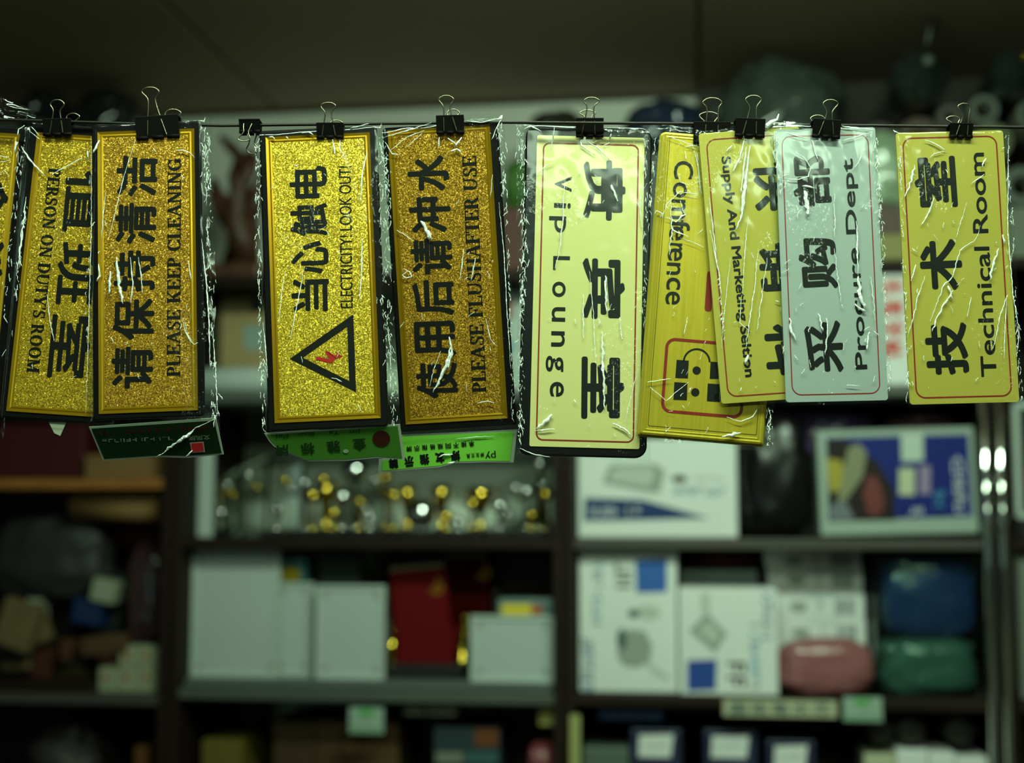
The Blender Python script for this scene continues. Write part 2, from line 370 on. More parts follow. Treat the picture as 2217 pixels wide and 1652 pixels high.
# ------------------------------------------------------------------ the room
def struct(name, mb, m):
    o = mb.build(name, m); return tag(o, kind='structure')
X0, X1, YB, YF = -1.95, 1.5, 3.02, -2.2
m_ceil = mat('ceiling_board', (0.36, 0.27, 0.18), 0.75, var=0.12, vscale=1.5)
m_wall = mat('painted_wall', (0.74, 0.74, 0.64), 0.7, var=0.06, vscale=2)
m_floor = mat('floor_tile', (0.10, 0.085, 0.07), 0.5, var=0.15, vscale=4)
seam1 = atz(350, 0, CEIL).x
mb = MB()
edges = sorted([X0 - .1, seam1, 0.0, X1 + .1])
for a, b in zip(edges, edges[1:]):                    # long ceiling boards with open joints between them
    mb.box(a + .004, b - .004, YF - .1, YB + .1, CEIL, CEIL + .03, 0.003)
mb.box(X0 - .1, X1 + .1, YF - .1, YB + .1, CEIL + .018, CEIL + .06)
struct('ceiling', mb, m_ceil)
mb = MB(); mb.box(X0 - .1, X1 + .1, YF - .1, YB + .1, -.06, 0); struct('floor', mb, m_floor)
mb = MB(); mb.box(X0, X1, YB, YB + .08, 0, CEIL); struct('wall_back', mb, m_wall)
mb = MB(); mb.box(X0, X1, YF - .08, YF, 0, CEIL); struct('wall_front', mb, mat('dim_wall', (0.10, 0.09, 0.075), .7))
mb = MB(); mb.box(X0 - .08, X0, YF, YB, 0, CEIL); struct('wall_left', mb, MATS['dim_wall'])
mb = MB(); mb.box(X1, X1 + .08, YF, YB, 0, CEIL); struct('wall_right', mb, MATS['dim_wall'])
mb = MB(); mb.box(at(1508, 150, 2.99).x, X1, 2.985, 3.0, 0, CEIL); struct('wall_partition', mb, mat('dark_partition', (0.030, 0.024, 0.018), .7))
mb = MB(); mb.box(X0, X1, YB - .012, YB, CEIL - .009, CEIL - .001, .003); struct('trim_1', mb, mat('dark_trim', (0.05, 0.035, 0.02), .5))

# ------------------------------------------------------------------ hanging signs
WIREZ = at(1108, 267, D).z
class Pose:
    """The plane a sign hangs in, and the upright rectangle of its backing found from its corners."""
    def __init__(s, corners, off, yaw=0.0, tilt=0.0):
        s.ex = R3 * math.cos(yaw) + F3 * math.sin(yaw)
        fh = Vector((-s.ex.y, s.ex.x, 0))
        s.ey = Z3 * math.cos(tilt) + fh * math.sin(tilt)
        s.n = s.ex.cross(s.ey)
        s.p0 = CAMP + F3 * (D - off); s.p0 = Vector((s.p0.x, s.p0.y, WIREZ))
        q = [s._raw(*c) for c in corners]                 # TL TR BR BL
        s.c = sum(q, Vector((0, 0))) / 4
        a1 = math.atan2((q[1] - q[0]).y, (q[1] - q[0]).x); a2 = math.atan2((q[2] - q[3]).y, (q[2] - q[3]).x)
        l = q[0] - q[3]; r = q[1] - q[2]
        a3 = math.atan2(-l.x, l.y); a4 = math.atan2(-r.x, r.y)
        s.a = (a1 + a2 + 1.6 * a3 + 1.6 * a4) / 5.2
        s.w = ((q[1] - q[0]).length + (q[2] - q[3]).length) / 2; s.h = (l.length + r.length) / 2
        s.dx = s.ex * math.cos(s.a) + s.ey * math.sin(s.a); s.dy = s.ey * math.cos(s.a) - s.ex * math.sin(s.a)
        o = s.p0 + s.ex * s.c.x + s.ey * s.c.y
        s.m = Matrix.Translation(o) @ Matrix((s.dx, s.dy, s.n)).transposed().to_4x4()
    def _raw(s, px, py):
        p = hit(px, py, s.p0, s.n) - s.p0; return Vector((p.dot(s.ex), p.dot(s.ey)))
    def L(s, px, py):                                      # picture point to a point on the sign's own face
        q = s._raw(px, py) - s.c; ca, sa = math.cos(-s.a), math.sin(-s.a)
        return Vector((q.x * ca - q.y * sa, q.x * sa + q.y * ca))
PXM = 1.0 / FPX                                            # metres per pixel near the wire

def frame_part(ps, parent, thick, rad=0.003, inner=None, m=M_FRAME):
    mb = MB(); out = rrect(-ps.w / 2, -ps.h / 2, ps.w / 2, ps.h / 2, rad)
    ins = rrect(-ps.w / 2 + .0012, -ps.h / 2 + .0012, ps.w / 2 - .0012, ps.h / 2 - .0012, max(.0004, rad - .0012))
    n = len(out)
    A = [mb.bm.verts.new((x, y, 0)) for x, y in out]; B = [mb.bm.verts.new((x, y, thick - .0012)) for x, y in out]; Cc = [mb.bm.verts.new((x, y, thick)) for x, y in ins]
    mb.bm.faces.new(A[::-1]); mb.bm.faces.new(Cc)
    for P, Q in ((A, B), (B, Cc)):
        for i in range(n):
            f = mb.bm.faces.new((P[i], P[(i + 1) % n], Q[(i + 1) % n], Q[i])); f.smooth = True
    return mb.build('backing_board', m, parent)

def inner_rect(ps, corners):
    q = [ps.L(*c) for c in corners]
    return (q[0].x + q[3].x) / 2, (q[2].y + q[3].y) / 2, (q[1].x + q[2].x) / 2, (q[0].y + q[1].y) / 2

def gold_panel(ps, parent, rect, z, m, bevel=0.0022, rise=0.0007, mb_m=M_BEV):
    """Raised panel: shiny bevelled rim around a glittering field."""
    x0, y0, x1, y1 = rect; mb = MB()
    def loop(d, zz): return [mb.bm.verts.new(p) for p in ((x0 + d, y0 + d, zz), (x1 - d, y0 + d, zz), (x1 - d, y1 - d, zz), (x0 + d, y1 - d, zz))]
    Ls = [loop(0, z), loop(0.0002, z + rise), loop(bevel, z + rise * .55), loop(bevel * 1.5, z + rise * .9), loop(bevel * 2.0, z + rise * .6)]
    for a, b in zip(Ls, Ls[1:]):
        for i in range(4):
            f = mb.bm.faces.new((a[i], a[(i + 1) % 4], b[(i + 1) % 4], b[i])); f.material_index = 1
    mb.bm.faces.new(Ls[-1]); f = mb.bm.faces.new(Ls[0][::-1]); f.material_index = 1
    o = mb.build('gold_panel', [m, mb_m], parent, recalc=True)
    return z + rise * .6

def plain_panel(parent, rect, z0, z1, m, name='face_plate', rad=0.0012):
    mb = MB(); mb.prism(rrect(*rect, rad, 4), z0, z1); return mb.build(name, m, parent)

def wrapper(ps, parent, thick, quad, m, seed, amp=1.0, plaque=None):
    """Clear bag round the plaque: front and back sheet joined along the rim."""
    q = [ps.L(*c) for c in quad]; rnd = random.Random(seed)
    pw, ph = (ps.w / 2, ps.h / 2) if not plaque else plaque
    mb = MB(); nu, nv = 46, 96
    def xy(u, v):
        t = q[0].lerp(q[1], u); b = q[3].lerp(q[2], u); p = b.lerp(t, v)
        e = 0.0013 * amp                                      # ragged rim
        if u < .001 or u > .999: p = p + Vector((mnoise.noise(Vector((p.y * 60, seed, 0))) * e, 0))
        if v < .001 or v > .999: p = p + Vector((0, mnoise.noise(Vector((p.x * 60, seed, 3))) * e))
        return p
    def front(u, v):
        p = xy(u, v); d = max(abs(p.x) - pw, abs(p.y) - ph, 0) / 0.005; d = min(1, d); d = d * d * (3 - 2 * d)
        z = (thick + .0008) * (1 - d) + thick * .55 * d
        n1 = mnoise.noise(Vector((p.x * 70 + p.y * 22, p.y * 26, seed * 3.1))); n2 = mnoise.noise(Vector((p.x * 230, p.y * 90, seed)))
        z += (abs(n1) * .0006 + abs(n2) * .0002) * amp + d * (n1 * .0010 + n2 * .0007) * amp
        rim = min(u, 1 - u, v, 1 - v) < .0005
        return (p.x, p.y, thick * .5 + (z - thick * .5) * (0.25 if rim else 1))
    def back(u, v):
        p = xy(u, v); rim = min(u, 1 - u, v, 1 - v) < .0005
        return (p.x, p.y, thick * .5 if rim else -0.0006)
    mb.grid(front, nu, nv); mb.grid(back, 8, 8)
    return mb.build('plastic_wrapper', m, parent, recalc=False)

def creases(ps, parent, z, lines, seed=0, rim=None, nrim=0, jag=1.0, speck=0, rect=None):
    """Folds in the bag that stand up as fine ridges, whitened to show as lamp streaks. lines: (points in the photo, width in pixels)."""
    rnd = random.Random(seed); mb = MB()
    def run(pts, w, j=1.0):
        L = [ps.L(*p) for p in pts]; o = []; tot = 0
        for a, b in zip(L, L[1:]):
            n = max(2, int((b - a).length / 0.0022)); t = (b - a)
            nn = Vector((-t.y, t.x)).normalized() if t.length else Vector((0, 1))
            for i in range(n): o.append(a + t * (i / n) + nn * rnd.uniform(-1, 1) * .00022 * j)
        o.append(L[-1]); n = len(o)
        rr = [max(.00007, w * PXM * .62 * (math.sin(math.pi * min(1, max(0, (i + .5) / n))) ** .6) * rnd.uniform(.55, 1.2)) for i in range(n)]
        mb.tube([(p.x, p.y, z) for p in o], rr, seg=6, flat=0.8)
    for l in lines: run(l[0], l[1], l[2] if len(l) > 2 else jag)
    if rim:                                                   # crackle along the loose margins
        for (ax, ay), (bx, by), wd, n in rim:
            for i in range(int(n * 1.5)):
                t = rnd.random(); x = ax + (bx - ax) * t + rnd.gauss(0, .5) * wd; y = ay + (by - ay) * t
                k = rnd.choice((1, 1, 2, 2, 3)); pts = [(x, y)]; dx, dy = rnd.gauss(0, 1.2), rnd.uniform(3, 10)
                for _ in range(k):
                    x += dx + rnd.gauss(0, 1.2); y += dy * rnd.uniform(.4, 1.2); pts.append((x, y))
                run(pts, rnd.uniform(.5, 1.7), 1.2)
    if speck and rect:
        for i in range(speck):
            x, y = rnd.uniform(rect[0], rect[2]), rnd.uniform(rect[1], rect[3]); a = rnd.gauss(1.75, .5); l = rnd.uniform(4, 20)
            run([(x, y), (x + l * .5 * math.cos(a) + rnd.uniform(-2, 2), y + l * .5 * math.sin(a)), (x + l * math.cos(a), y + l * math.sin(a))], rnd.uniform(.6, 1.6), 1.6)
    return mb.build('crease', M_CREASE, parent)

def card(ps, parent, quad, z, m, edge=None, bend=0.0, name='header_card'):
    """Folded paper header stapled to the bag; quad in photo points, TL TR BR BL, may list more along the rim."""
    mb = MB(); q = [ps.L(*c) for c in quad]
    def pt(i, zz): return (q[i].x, q[i].y, zz)
    n = len(q); A = [mb.bm.verts.new(pt(i, z)) for i in range(n)]; B = [mb.bm.verts.new(pt(i, z + .0006)) for i in range(n)]
    mb.bm.faces.new(B); mb.bm.faces.new(A[::-1])
    for i in range(n): mb.bm.faces.new((A[i], A[(i + 1) % n], B[(i + 1) % n], B[i]))
    o = mb.build(name, m, parent)
    if bend:
        y = (q[0].y + q[1].y) / 2; o.matrix_local = Matrix.Translation((0, y, 0)) @ Matrix.Rotation(math.radians(bend), 4, 'X') @ Matrix.Translation((0, -y, 0))
    return o

def gold_sign(name_label, outer, inner, off, gm, film_m, filmquad, texts, lines, rim, seed, tilt=0.0, yaw=0.0, speck=10, frame_rad=0.003):
    ps = Pose(outer, off, yaw, tilt); T = 0.0026
    root = empty('door_sign', ps.m, name_label, 'sign', 'wrapped door signs on the wire')
    frame_part(ps, root, T, frame_rad)
    rect = inner_rect(ps, inner); zf = gold_panel(ps, root, rect, T, gm)
    ink = Ink(zf + .00022)
    for kind, s, a, b, th in texts:
        A, B = ps.L(*a), ps.L(*b); t = th * PXM
        if kind == 'cjk': ink.cjk(s, A, B, t, bold=0.026)
        elif kind == 'roman': ink.put(roman(s), A, B, t, .00014)
        elif kind == 'thin': ink.line(s, A, B, t)
        else: ink.line(s, A, B, t, .0002)
    ink.build('lettering', M_BLACK, root)
    wr = wrapper(ps, root, T + .0008, filmquad, film_m, seed)
    xs = [p[0] for p in inner]; ys = [p[1] for p in inner]
    creases(ps, wr, T + .0024, lines, seed, rim, speck=speck, rect=(max(0, min(xs)), min(ys), max(xs), max(ys)))
    return ps, root, T, zf, wr

FILM_A = film('clear_wrap', seed=1.3, coarse=.26)
FILM_B = film('clear_wrap_tight', seed=4.1, coarse=0.2, fine=0.45)
FILM_C = film('clear_wrap_loose', seed=7.7, coarse=0.26, fine=0.6, stretch=(1, .6, 1), angle=-.3)

# first sign from the left, cut by the edge of the picture
ps1, s1, *_ , w1 = gold_sign('gold glitter sign cut off by the left edge of the picture, leftmost on the wire',
    [(-190, 262), (62, 280), (0, 905), (-250, 890)], [(-176, 278), (45, 294), (-12, 885), (-232, 872)], -0.014, G_MID, FILM_A,
    [(-205, 255), (68, 276), (10, 950), (-260, 935)],
    [('cjk', '会议室', (-15, 365), (-50, 800), 86)],
    [([(0, 340), (14, 344), (26, 345)], 1.3), ([(0, 355), (18, 353), (28, 351)], 1.3), ([(0, 387), (14, 372), (26, 386)], 1.2), ([(0, 412), (16, 410)], 2),
     ([(43, 395), (46, 412)], 1.6), ([(40, 310), (37, 335)], 3), ([(58, 276), (46, 284), (42, 300)], 2)], [((52, 300), (14, 700), 8, 26)], 21, tilt=.02, speck=5)
mb = MB()                                                       # the bag's bunched mouth above the wire
def bunch(u, v):
    p = ps1.L(-110 + 190 * u, 268 - 62 * v * (1 - .55 * u * u)); n = mnoise.noise(Vector((u * 7, v * 5, 2.2)))
    return (p.x, p.y, .004 + n * .006 * (0.3 + v))
mb.grid(bunch, 30, 14); mb.build('gathered_film', film('bunched_wrap', seed=9.2, coarse=.9, fine=.9, base=.14, gloss=1.6), w1, recalc=False)

ps2, s2, *_ , w2 = gold_sign("gold sign reading PERSON ON DUTY'S ROOM, half behind the keep cleaning sign",
    [(70, 266), (312, 284), (244, 920), (2, 905)], [(82, 288), (294, 303), (230, 903), (17, 894)], -0.007, G_MID, FILM_B,
    [(62, 262), (318, 280), (250, 926), (0, 912)],
    [('roman', "PERSON ON DUTY'S ROOM", (122, 366), (74, 808), 27), ('cjk', '值班室', (190, 372), (148, 820), 88)],
    [([(51, 321), (66, 345), (80, 362), (102, 385)], 3.2), ([(116, 383), (140, 369), (182, 346)], 2.4), ([(72, 278), (90, 298)], 1.5), ([(68, 288), (92, 306)], 1.3),
     ([(193, 330), (196, 350)], 3), ([(62, 430), (52, 520), (42, 590)], 3, 2.5), ([(52, 500), (47, 560)], 3, 2.5), ([(107, 640), (112, 690), (122, 742)], 2.0)],
    [((60, 450), (38, 640), 6, 26), ((198, 340), (192, 760), 3, 12)], 22, tilt=.02, speck=12)
ps3, s3, T3, z3, w3 = gold_sign('gold sign reading PLEASE KEEP CLEANING above a dark green header card',
    [(208, 274), (436, 260), (444, 900), (195, 914)], [(222, 292), (428, 276), (425, 886), (207, 902)], 0.0005, G_DEEP, FILM_C,
    [(204, 272), (460, 256), (474, 905), (190, 926)],
    [('cjk', '请保持清洁', (288, 842), (300, 340), 90), ('roman', 'PLEASE KEEP CLEANING', (378, 817), (380, 345), 29)],
    [([(297, 306), (270, 395), (252, 470), (240, 520)], 1.6), ([(219, 308), (212, 325), (206, 335)], 4), ([(232, 420), (228, 470), (224, 520)], 1.8), ([(256, 560), (262, 620), (270, 660)], 7, 2.5),
     ([(244, 590), (240, 640)], 5, 2.5), ([(286, 560), (292, 620), (286, 660)], 3), ([(303, 560), (310, 600), (312, 640)], 2.2), ([(400, 700), (404, 720), (414, 738), (424, 748), (432, 744)], 1.8),
     ([(404, 700), (408, 724), (420, 742)], 1.4), ([(412, 570), (417, 610)], 2.4), ([(383, 330), (400, 330), (415, 335), (424, 345)], 2), ([(335, 325), (342, 334)], 2.4), ([(216, 575), (220, 600), (214, 612)], 4, 2.5),
     ([(202, 300), (202, 500), (196, 720), (190, 900)], 1.4), ([(440, 520), (450, 620), (456, 700), (458, 800)], 2.6), ([(462, 700), (470, 800), (474, 900)], 2)],
    [((446, 275), (452, 420), 10, 46), ((452, 420), (466, 860), 8, 40), ((464, 870), (470, 905), 8, 14)], 23, tilt=.02, speck=14)
ps4, s4, T4, z4, w4 = gold_sign('bright gold sign reading ELECTRICITY! LOOK OUT! with black warning triangle',
    [(568, 288), (816, 270), (842, 922), (576, 936)], [(580, 304), (803, 283), (824, 903), (592, 921)], 0.0028, G_YEL, FILM_B,
    [(553, 290), (834, 270), (866, 918), (568, 945)],
    [('cjk', '当心触电', (674, 676), (668, 362), 82), ('thin', 'ELECTRICITY! LOOK OUT!', (752, 668), (748, 362), 27)],
    [([(620, 590), (612, 640), (605, 705)], 1.6), ([(660, 585), (648, 650), (630, 740)], 2.2), ([(796, 330), (786, 380), (782, 440)], 3.4), ([(786, 520), (784, 600), (780, 655)], 3), ([(719, 820), (730, 822), (742, 828)], 2),
     ([(722, 306), (726, 330), (728, 340)], 3.5), ([(738, 308), (736, 325), (744, 338)], 2.6), ([(655, 292), (670, 290), (680, 296)], 2.4), ([(585, 300), (592, 300), (598, 306)], 2.6), ([(622, 300), (626, 306)], 3),
     ([(638, 361), (648, 364)], 3), ([(572, 700), (578, 760), (582, 820)], 2), ([(760, 282), (800, 272)], 2)],
    [((560, 300), (562, 480), 8, 34), ((562, 480), (572, 930), 4, 60), ((828, 330), (838, 620), 9, 36), ((838, 640), (856, 915), 10, 60)], 24, speck=12)
ps5, s5, T5, z5, w5 = gold_sign('gold sign reading PLEASE FLUSHAFTER USE above a light green header card',
    [(832, 282), (1084, 258), (1112, 920), (866, 938)], [(846, 285), (1068, 268), (1092, 905), (872, 921)], -0.0035, G_DEEP, FILM_C,
    [(808, 286), (1092, 250), (1122, 924), (862, 945)],
    [('cjk', '使用后请冲水', (948, 862), (926, 338), 92), ('roman', 'PLEASE FLUSHAFTER USE', (1038, 850), (1016, 338), 31)],
    [([(912, 480), (924, 500), (930, 520)], 8, 3), ([(936, 520), (928, 500)], 5, 3), ([(978, 745), (968, 790), (950, 830), (938, 850)], 7, 3), ([(972, 730), (980, 760), (972, 800)], 5, 3), ([(955, 760), (940, 800), (930, 840)], 1.6),
     ([(860, 500), (880, 512), (898, 524)], 1.8), ([(875, 583), (888, 590), (892, 600), (880, 604), (872, 596), (884, 588)], 2.6), ([(1005, 540), (1000, 580), (996, 610)], 2.4), ([(1030, 560), (1024, 590), (1020, 610)], 2.2),
     ([(832, 300), (860, 292), (900, 280), (935, 268)], 2), ([(845, 330), (880, 300), (920, 285)], 1.6), ([(880, 322), (905, 300), (915, 290)], 1.4), ([(835, 310), (850, 335), (868, 338)], 2), ([(952, 300), (950, 325)], 3),
     ([(970, 302), (990, 318), (1000, 300)], 4, 3), ([(975, 330), (990, 325), (998, 335)], 4, 3), ([(1065, 305), (1075, 280), (1085, 262)], 2.2), ([(1010, 265), (1040, 268), (1070, 262)], 2), ([(1066, 380), (1062, 430)], 1.4),
     ([(1080, 440), (1092, 560), (1098, 680), (1106, 800)], 1.8), ([(1052, 690), (1062, 735), (1075, 750)], 1.4), ([(1035, 872), (1055, 868), (1070, 872)], 2.2)],
    [((820, 295), (835, 350), 12, 26), ((838, 350), (846, 480), 6, 24), ((1082, 262), (1092, 420), 8, 30), ((1096, 440), (1112, 900), 4, 34)], 25, tilt=-.10, speck=14)

# warning triangle and lightning arrow on the electricity sign
ink = Ink(z4 + .00025)
tri = [ps4.L(629, 778), ps4.L(766, 682), ps4.L(772, 850)]; ctr = sum(tri, Vector((0, 0))) / 3
tin = [ctr + (p - ctr) * .70 for p in tri]
for i in range(3): j = (i + 1) % 3; ink.shape([tri[i], tri[j], tin[j], tin[i]])
ink.build('warning_triangle', M_BLACK, s4)
ink = Ink(z4 + .00025)
def P4(*pts): return [ps4.L(520 + x * 620 / 2217, 580 + y * 460 / 1645) for x, y in pts]
ink.shape(P4((594, 692), (690, 708), (716, 742), (594, 716))); ink.shape(P4((716, 742), (660, 652), (688, 652), (742, 700)))
ink.shape(P4((664, 650), (690, 654), (748, 690), (744, 708))); ink.shape(P4((752, 655), (795, 692), (738, 710)))
ink.build('lightning_arrow', M_BRED, s4)

# header cards under three of the signs
m_dg = mat('dark_green_print', (0.008, 0.024, 0.009), 0.35); m_lg = mat('leaf_green_print', (0.06, 0.19, 0.022), 0.4, var=.05, vscale=12); m_bg = mat('bright_green_print', (0.20, 0.60, 0.06), 0.4)
m_ce = mat('card_edge', (0.40, 0.45, 0.36), 0.5)
c3 = card(ps3, s3, [(192, 924), (468, 904), (478, 988), (400, 996), (336, 994), (214, 1002)], -.0002, m_ce, bend=24)
ink = Ink(.0006); ink.shape([ps3.L(*p) for p in [(197, 928), (464, 910), (474, 985), (400, 991), (336, 990), (217, 998)]]); ink.build('printed_field', m_dg, c3)
ink = Ink(.0009); ink.scribble(ps3.L(455, 926), ps3.L(212, 938), 9 * PXM, 14, 3); ink.build('red_line_of_print', mat('dull_red_print', (.10, .008, .012), .4), c3)
ink = Ink(.0009); ink.line('文凤牌', ps3.L(452, 948), ps3.L(406, 950), 11 * PXM); ink.scribble(ps3.L(372, 950), ps3.L(216, 956), 8 * PXM, 12, 5); ink.build('white_line_of_print', mat('grey_green_print', (.22, .30, .22), .4), c3)
ink = Ink(.0009); q = [ps3.L(*p) for p in [(407, 960), (437, 958), (438, 982), (409, 984)]]; ink.shape(q); ink.build('stamp_border', mat('pale_pink_print', (.5, .3, .28), .4), c3)
ink = Ink(.0011); q = [ps3.L(*p) for p in [(410, 962), (435, 960), (436, 979), (411, 981)]]; ink.shape(q); ink.build('red_stamp', M_BRED, c3)
creases(ps3, c3, .0014, [([(466, 905), (430, 922), (390, 950), (360, 975), (330, 994)], 2.4, 2), ([(418, 934), (396, 950), (380, 960)], 6, 3), ([(378, 960), (360, 972), (352, 980)], 4, 3), ([(412, 978), (396, 992)], 2.4)], 5)

c4 = card(ps4, s4, [(572, 938), (866, 918), (875, 998), (812, 994), (752, 1000), (664, 1001), (622, 982), (592, 968), (582, 956)], -.0002, m_ce, bend=19)
ink = Ink(.0006); ink.shape([ps4.L(*p) for p in [(577, 941), (861, 922), (869, 994), (812, 990), (752, 996), (664, 998), (622, 979), (596, 966), (586, 955)]]); ink.build('printed_field', m_lg, c4)
ink = Ink(.0009); ink.cjk('金雅标牌', ps4.L(792, 962), ps4.L(594, 978), 26 * PXM, .03, .52); ink.line('Jin', ps4.L(782, 932), ps4.L(757, 934), 9 * PXM); ink.line('Ya', ps4.L(735, 936), ps4.L(712, 938), 9 * PXM)
ink.line('Biao', ps4.L(680, 939), ps4.L(646, 941), 9 * PXM); ink.line('Pai', ps4.L(624, 943), ps4.L(598, 945), 9 * PXM); ink.build('lettering', mat('dark_green_ink', (.006, .03, .004), .4), c4)
ink = Ink(.0009); p = ps4.L(825, 950); ink.disc(p, 19 * PXM, 18 * PXM); ink.build('brown_emblem', mat('brown_print', (.05, .012, .008), .4), c4)
ink = Ink(.0009); p = ps4.L(747, 978); ink.disc(p, 6 * PXM, 4.5 * PXM); ink.build('punched_hole', mat('hole_grey', (.3, .38, .28), .5), c4)

c5 = card(ps5, s5, [(866, 942), (1120, 930), (1112, 1002), (1050, 1001), (985, 1003), (950, 1012), (818, 1023), (820, 995), (868, 990)], -.0002, m_ce, bend=6)
ink = Ink(.0006); ink.shape([ps5.L(*p) for p in [(870, 945), (1112, 934), (1104, 999), (1050, 998), (985, 1000), (950, 1009), (826, 1020), (827, 998), (870, 992)]]); ink.build('printed_field', m_bg, c5)
ink = Ink(.0009); ink.cjk('承接不同规格指示牌', ps5.L(1027, 960), ps5.L(880, 972), 12 * PXM, .03, .7); ink.cjk('婷友指示牌', ps5.L(996, 986), ps5.L(842, 1004), 24 * PXM, .05, .6)
ink.line('py', ps5.L(1073, 983), ps5.L(1050, 985), 15 * PXM); ink.cjk('婷友文具', ps5.L(1048, 984), ps5.L(1010, 987), 10 * PXM, .02, .8); ink.build('lettering', M_BLACK, c5)
creases(ps5, c5, .0014, [([(980, 984), (960, 985), (950, 990)], 4), ([(985, 950), (1030, 946), (1070, 944)], 1.6), ([(968, 1004), (985, 1000)], 3)], 7)
# a loose pale tab of film under the second sign
ink = Ink(.0006); ink.shape([ps2.L(*p) for p in [(106, 914), (144, 915), (131, 944), (118, 938)]]); ink.build('torn_film_tab', mat('milky_film', (.35, .36, .28), .4), w2)

def plate_sign(label, corners, off, thick, plate_m, texts, film_m, filmquad, lines, rim, seed, border=None, rborder=20, bw=3.0, framed=None, speck=14, rad=.0012, tilt=0.0, yaw=0.0):
    ps = Pose(corners, off, yaw, tilt); root = empty('door_sign', ps.m, label, 'sign', 'wrapped door signs on the wire')
    if framed:
        frame_part(ps, root, thick, framed[1]); rect = inner_rect(ps, framed[0]); plain_panel(root, rect, thick, thick + .0007, plate_m); zf = thick + .0007
    else:
        rect = (-ps.w / 2, -ps.h / 2, ps.w / 2, ps.h / 2); plain_panel(root, rect, 0, thick, plate_m, rad=rad); zf = thick
    ink = Ink(zf + .00018)
    for kind, s, a, b, th in texts:
        A, B = ps.L(*a), ps.L(*b); t = th * PXM
        if kind == 'cjk': ink.cjk(s, A, B, t, bold=0.036, fill=texts_fill.get(s, .6))
        else: ink.line(s, A, B, t, .0003)
    ink.build('lettering', M_BLACK, root)
    if border:
        r = inner_rect(ps, border); ink = Ink(zf + .00018); ink.band(rrect(*r, rborder * PXM), bw * PXM); ink.build('border_line', M_RED, root)
    wr = wrapper(ps, root, zf, filmquad, film_m, seed)
    xs = [p[0] for p in corners]; ys = [p[1] for p in corners]
    creases(ps, wr, zf + .0017, lines, seed, rim, speck=speck, rect=(min(xs) + 20, min(ys) + 25, max(xs) - 25, max(ys) - 25))
    return ps, root, zf, wr
texts_fill = {'贵宾室': .62, '供销科': .62, '采购部': .62, '技术室': .62}

psv, sv, zv, wv = plate_sign('pale gold Vip Lounge sign in a thick black round-cornered frame',
    [(1136, 270), (1408, 282), (1402, 994), (1123, 985)], -0.0135, 0.0034, M_CREAM,
    [('cjk', '贵宾室', (1308, 350), (1304, 908), 94)], FILM_C, [(1117, 264), (1412, 282), (1408, 999), (1119, 990)],
    [([(1254, 302), (1258, 320), (1288, 340)], 3), ([(1270, 310), (1300, 330), (1318, 350)], 2.4), ([(1318, 310), (1322, 295)], 3), ([(1222, 400), (1218, 470), (1212, 540), (1200, 590)], 2.4, 2), ([(1275, 590), (1284, 680), (1288, 790)], 1.8),
     ([(1310, 600), (1312, 680)], 6, 3), ([(1302, 720), (1304, 780), (1308, 890)], 6, 3), ([(1262, 640), (1262, 740)], 2.4), ([(1340, 690), (1346, 740)], 2.4), ([(1195, 900), (1180, 915), (1162, 930)], 8, 3), ([(1200, 930), (1180, 932), (1160, 934)], 2.4),
     ([(1325, 918), (1350, 930), (1368, 945)], 3), ([(1322, 405), (1336, 440)], 6, 2), ([(1135, 284), (1150, 278), (1172, 290)], 3), ([(1165, 380), (1180, 365), (1200, 356)], 1.4), ([(1388, 405), (1384, 450), (1388, 500)], 2),
     ([(1125, 972), (1160, 986), (1190, 990)], 2), ([(1200, 280), (1192, 330)], 1.6), ([(1350, 920), (1380, 800)], 1.2)],
    [((1125, 280), (1130, 340), 8, 20), ((1136, 340), (1132, 640), 9, 80), ((1130, 640), (1126, 960), 6, 60), ((1398, 300), (1392, 700), 4, 24)], 31,
    border=[(1176, 310), (1379, 321), (1372, 958), (1162, 953)], rborder=14, bw=3.2, framed=([(1161, 293), (1392, 305), (1386, 973), (1148, 967)], .0085), speck=26, tilt=.01)
ink = Ink(zv + .0002)
for ch, (a, b) in {'V': (385, 418), 'i': (442, 454), 'p': (471, 506), 'L': (557, 587), 'o': (612, 645), 'u': (667, 698), 'n': (719, 752), 'g': (772, 806), 'e': (828, 860)}.items():
    lo, up = {'V': (1200, 1238), 'i': (1199, 1236), 'p': (1188, 1226), 'L': (1197, 1234), 'o': (1195, 1225), 'u': (1194, 1224), 'n': (1193, 1223), 'g': (1181, 1220), 'e': (1190, 1221)}[ch]
    ink.put(glyphs(ch), psv.L((lo + up) / 2, a), psv.L((lo + up) / 2 - .6, b), (up - lo) * PXM, .00022)
ink.build('english_lettering', M_BLACK, sv)

